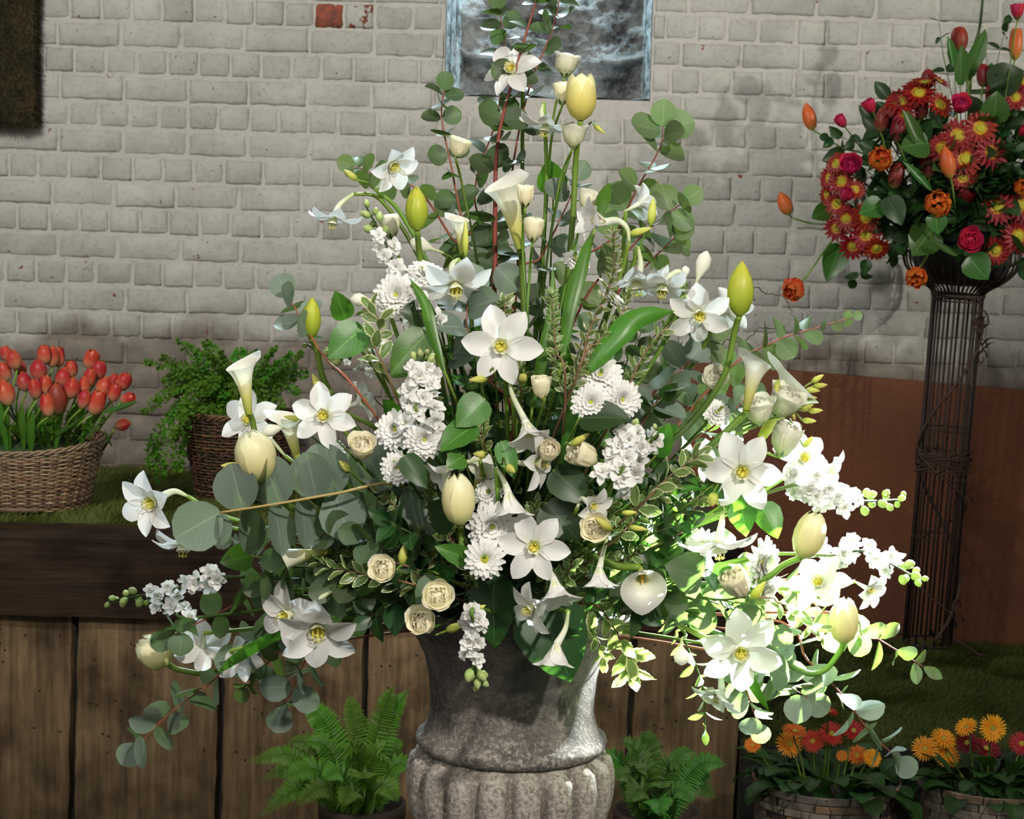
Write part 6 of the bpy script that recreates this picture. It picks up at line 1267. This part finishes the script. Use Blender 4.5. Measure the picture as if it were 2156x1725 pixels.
fernplant('bright green sword fern to the left of the urn', 760, 1800, 4.45, [(632, 1470), (640, 1500), (735, 1460), (830, 1440), (862, 1450), (520, 1605, -.1), (560, 1690, -.15), (590, 1640, -.2), (545, 1720, -.2), (620, 1700, -.25), (700, 1580), (790, 1520), (850, 1560), (680, 1640, -.2), (880, 1620, -.1), (770, 1640, -.25), (840, 1690, -.25), (720, 1700, -.25), (600, 1560, -.05), (670, 1520, .05), (760, 1500, .08), (810, 1570, -.1), (640, 1560, -.1), (740, 1560, -.15), (550, 1640, .05)], MAT['fern'], 5, .036)
fernplant('darker green sword fern to the right of the urn', 1380, 1800, 4.45, [(1350, 1540), (1310, 1560), (1460, 1580), (1500, 1640), (1510, 1680), (1420, 1600), (1340, 1620, -.1), (1400, 1660, -.2), (1460, 1690, -.2), (1290, 1640), (1320, 1690, -.2), (1240, 1600), (1530, 1610), (1390, 1720, -.25)], MAT['fernd'], 9, .036)
# ------------------------------------------------------------ gerbera baskets
bark = [plain('birch_bark_%s' % k, c, .8, 0, 26, .5, .004, c2) for k, c, c2 in (('pale', (.38, .33, .27), (.16, .13, .10)), ('grey', (.22, .19, .165), (.08, .065, .055)), ('tan', (.30, .20, .13), (.11, .075, .05)), ('dark', (.07, .05, .04), (.03, .022, .018)))]
def gpot(cxp, wpx, label, flowers, seed):
    Y = 4.55; c = PY(cxp, 1668, Y); R = S(wpx/2, Y); r = random.Random(seed); zr_ = PY(cxp, 1684, Y-R).z
    H = zr_-.25
    pot = thing('bark_basket', label, 'basket', (c.x, Y, .25)); z = .252; row = 0
    link('liner', M().add(lathe([(.001, 0), (R*.80, 0), (R*.955, H-.004), (R*.93, H-.004), (R*.90, H-.04), (.001, H-.03)], 40), T(c.x, Y, .251)).mesh('liner', True, bark[3]), pot)
    nr_ = 15
    for row in range(nr_):
        t = (row+.5)/nr_; a = r.random()*6
        end = a+2*pi
        while a < end-.05:
            da = min(r.uniform(.35, .8), end-a); Rr = R*(.82+.16*t)+r.uniform(0, .005); hh = H/nr_*r.uniform(.9, 1.15); vs = []; uv = []; K = 6
            for i in range(K+1):
                aa = a+(da-.02)*i/K; tw = r.uniform(-.001, .001)
                for (dr, dz) in ((-.004, -hh/2), (.0, -hh/2*.8), (.0015, hh/2*.8), (-.004, hh/2)): vs.append((c.x+(Rr+dr+tw)*cos(aa), Y+(Rr+dr+tw)*sin(aa), .25+H*t+dz)); uv.append((i/K, 0))
            if sin(a+da/2) < .35 or row > nr_-3:
                link('bark_strip', M().add((vs, gridf(K, 3), uv)).mesh('bark_strip', False, r.choice(bark[:1]*3+bark[1:3]*2+bark[3:])), pot)
            a += da
    g = M()
    for k in range(30):
        a = 2*pi*k/30; g.add(tube([V((c.x+(R*(.82+.16*t/6)+.008)*cos(a+.12*(1 if (t+k) % 2 else -1)*.5), Y+(R*(.82+.16*t/6)+.008)*sin(a+.12*(1 if (t+k) % 2 else -1)*.5), .25+H*t/6)) for t in range(7)], .0009, None, 4))
    link('wire_mesh', g.mesh('wire_mesh', True, MAT['iron']), pot)
    o = V((c.x, Y, zr_-.03))
    lt = thing('gerbera_leaves', 'dark lobed gerbera foliage filling the '+label.split(' holding')[0], 'plant', o)
    GL = BASKET_OF.setdefault('gl', [mk(blade(1, .5, [(0, .1), (.2, .5), (.3, .42), (.45, .9), (.55, .8), (.7, 1), (.85, .75), (.95, .5), (1, .1)], a0, a1, .2, 12, 4, .02, s), 'gerbera_leaf', MAT['gleaf']) for s, (a0, a1) in enumerate(((50, -40), (65, -20), (35, -70)))])
    for i in range(90):
        a = r.uniform(0, 2*pi); q = sqrt(r.random())*R*.8; p = o+V((q*cos(a), q*sin(a), r.uniform(-.01, .03))); L = r.uniform(.08, .14)
        link('leaf', r.choice(GL), lt, MX.Translation(p) @ RZ(math.degrees(a)+r.uniform(-40, 40)) @ RY(r.uniform(-25, 10)) @ MX.Scale(L, 4))
    for (x, y, dia, mat, fc, lb) in flowers:
        px = 1500+x/3.287; py = 1300+y/3.287; Yf = Y+r.uniform(-.08, .06)
        pos = PY(px, py, Yf); f = vdir(*fc); s_ = S(dia/3.287/2*1.15, Yf); mw = frame(pos, f, r.random()*50, s_)
        base = o+V(((pos.x-o.x)*.6, r.uniform(-.05, .05), 0)); root = thing('gerbera', lb, 'flower', base)
        link('ray_petals', r.choice(GER), root, mw, mat=MAT[mat]); link('disc', GDISC, root, mw)
        link('stem', M().add(tube(catmull([base, base.lerp(pos, .5)+V((0, .0, .01)), pos-f*.018, pos], 5), .0028, .0022, 6)).mesh('stem', True, MAT['stem']), root)
gpot(1738, 322, 'bark strip basket holding orange and red gerberas, nearer the urn', [(535, 878, 175, 'gorange', (.05, .4, .9), 'golden orange gerbera at the front left of the left basket'), (570, 790, 160, 'gflame', (.1, .9, .4), 'orange gerbera behind the golden one'), (695, 858, 150, 'gred', (-.3, .35, .9), 'red gerbera in the middle, lower of the red pair'), (825, 805, 165, 'gred', (.1, .45, .9), 'red gerbera highest in the middle of the left basket'), (975, 785, 150, 'gred', (.2, .5, .8), 'red gerbera right of the middle, left basket'), (1000, 955, 140, 'gflame', (-.1, .5, .8), 'flame orange gerbera at the front right of the left basket'), (1105, 975, 125, 'gorange', (.2, .3, .9), 'orange gerbera at the far right of the left basket'), (895, 960, 75, 'gflame', (0, .2, 1), 'small half open orange-red gerbera bud'), (278, 885, 110, 'gflame', (-.3, .5, .8), 'orange-red gerbera half behind the eucalyptus'), (815, 655, 105, 'gred', (.2, .8, .3), 'pinkish red gerbera poking up behind the eucalyptus tip')], 3)
gpot(2085, 336, 'bark strip basket holding orange and crimson gerberas, right edge', [(1470, 910, 165, 'gorange', (-.2, .4, .9), 'orange gerbera at the far left of the right basket'), (1620, 958, 175, 'gorange', (.1, .35, .9), 'orange gerbera lowest in the right basket'), (1600, 842, 165, 'gorange', (.1, .7, .6), 'orange gerbera just above the lowest one'), (1757, 762, 150, 'gorange', (-.5, .7, .5), 'orange gerbera tilted left above the crimson ones'), (1938, 768, 180, 'gorange', (.1, .1, 1), 'yellow-orange gerbera facing forward, highest in the right basket'), (1760, 868, 150, 'gdark', (-.2, .3, .9), 'crimson gerbera with green eye'), (1895, 912, 190, 'gdark', (.1, .75, .5), 'large crimson gerbera below the yellow-orange one'), (2140, 875, 160, 'gred', (-.3, .4, .8), 'red gerbera cut by the right edge of the picture')], 7)

# ============================================================ groups of repeats
GN = dict(white_lily='star lilies in the white arrangement', lily_bud='lily buds in the white arrangement', cream_tulip='tulips in the white arrangement', calla_lily='callas in the white arrangement', lisianthus='lisianthus blooms in the white arrangement', lisianthus_bud='lisianthus buds in the white arrangement', white_chrysanthemum='chrysanthemums in the white arrangement', white_stock='stock spikes in the white arrangement', eucalyptus_branch='eucalyptus in the white arrangement', variegated_sprig='variegated sprigs in the white arrangement', strap_leaf='strap leaves in the white arrangement', curly_twig='curly twigs in the white arrangement', red_tulip='tulips in the red arrangement', orange_tulip='tulips in the red arrangement', parrot_tulip='frilled tulips in the red arrangement', red_daisy='red daisies in the red arrangement', pink_rose='roses in the red arrangement', leafy_sprig='sprigs in the red arrangement', coral_tulip='coral tulips in the willow basket', gerbera='gerberas in the bark baskets', bark_basket='bark strip baskets', wicker_basket='woven baskets by the wall', broad_leaf='single broad leaves', tulip_leaf='tulip leaves in the left basket', sword_fern='sword ferns before the boards', plant_pot='fern pots', gerbera_leaves='gerbera foliage')
for o in ROOTS:
    k = o.name.split('.')[0]
    if 'group' not in o and k in GN: o['group'] = GN[k]
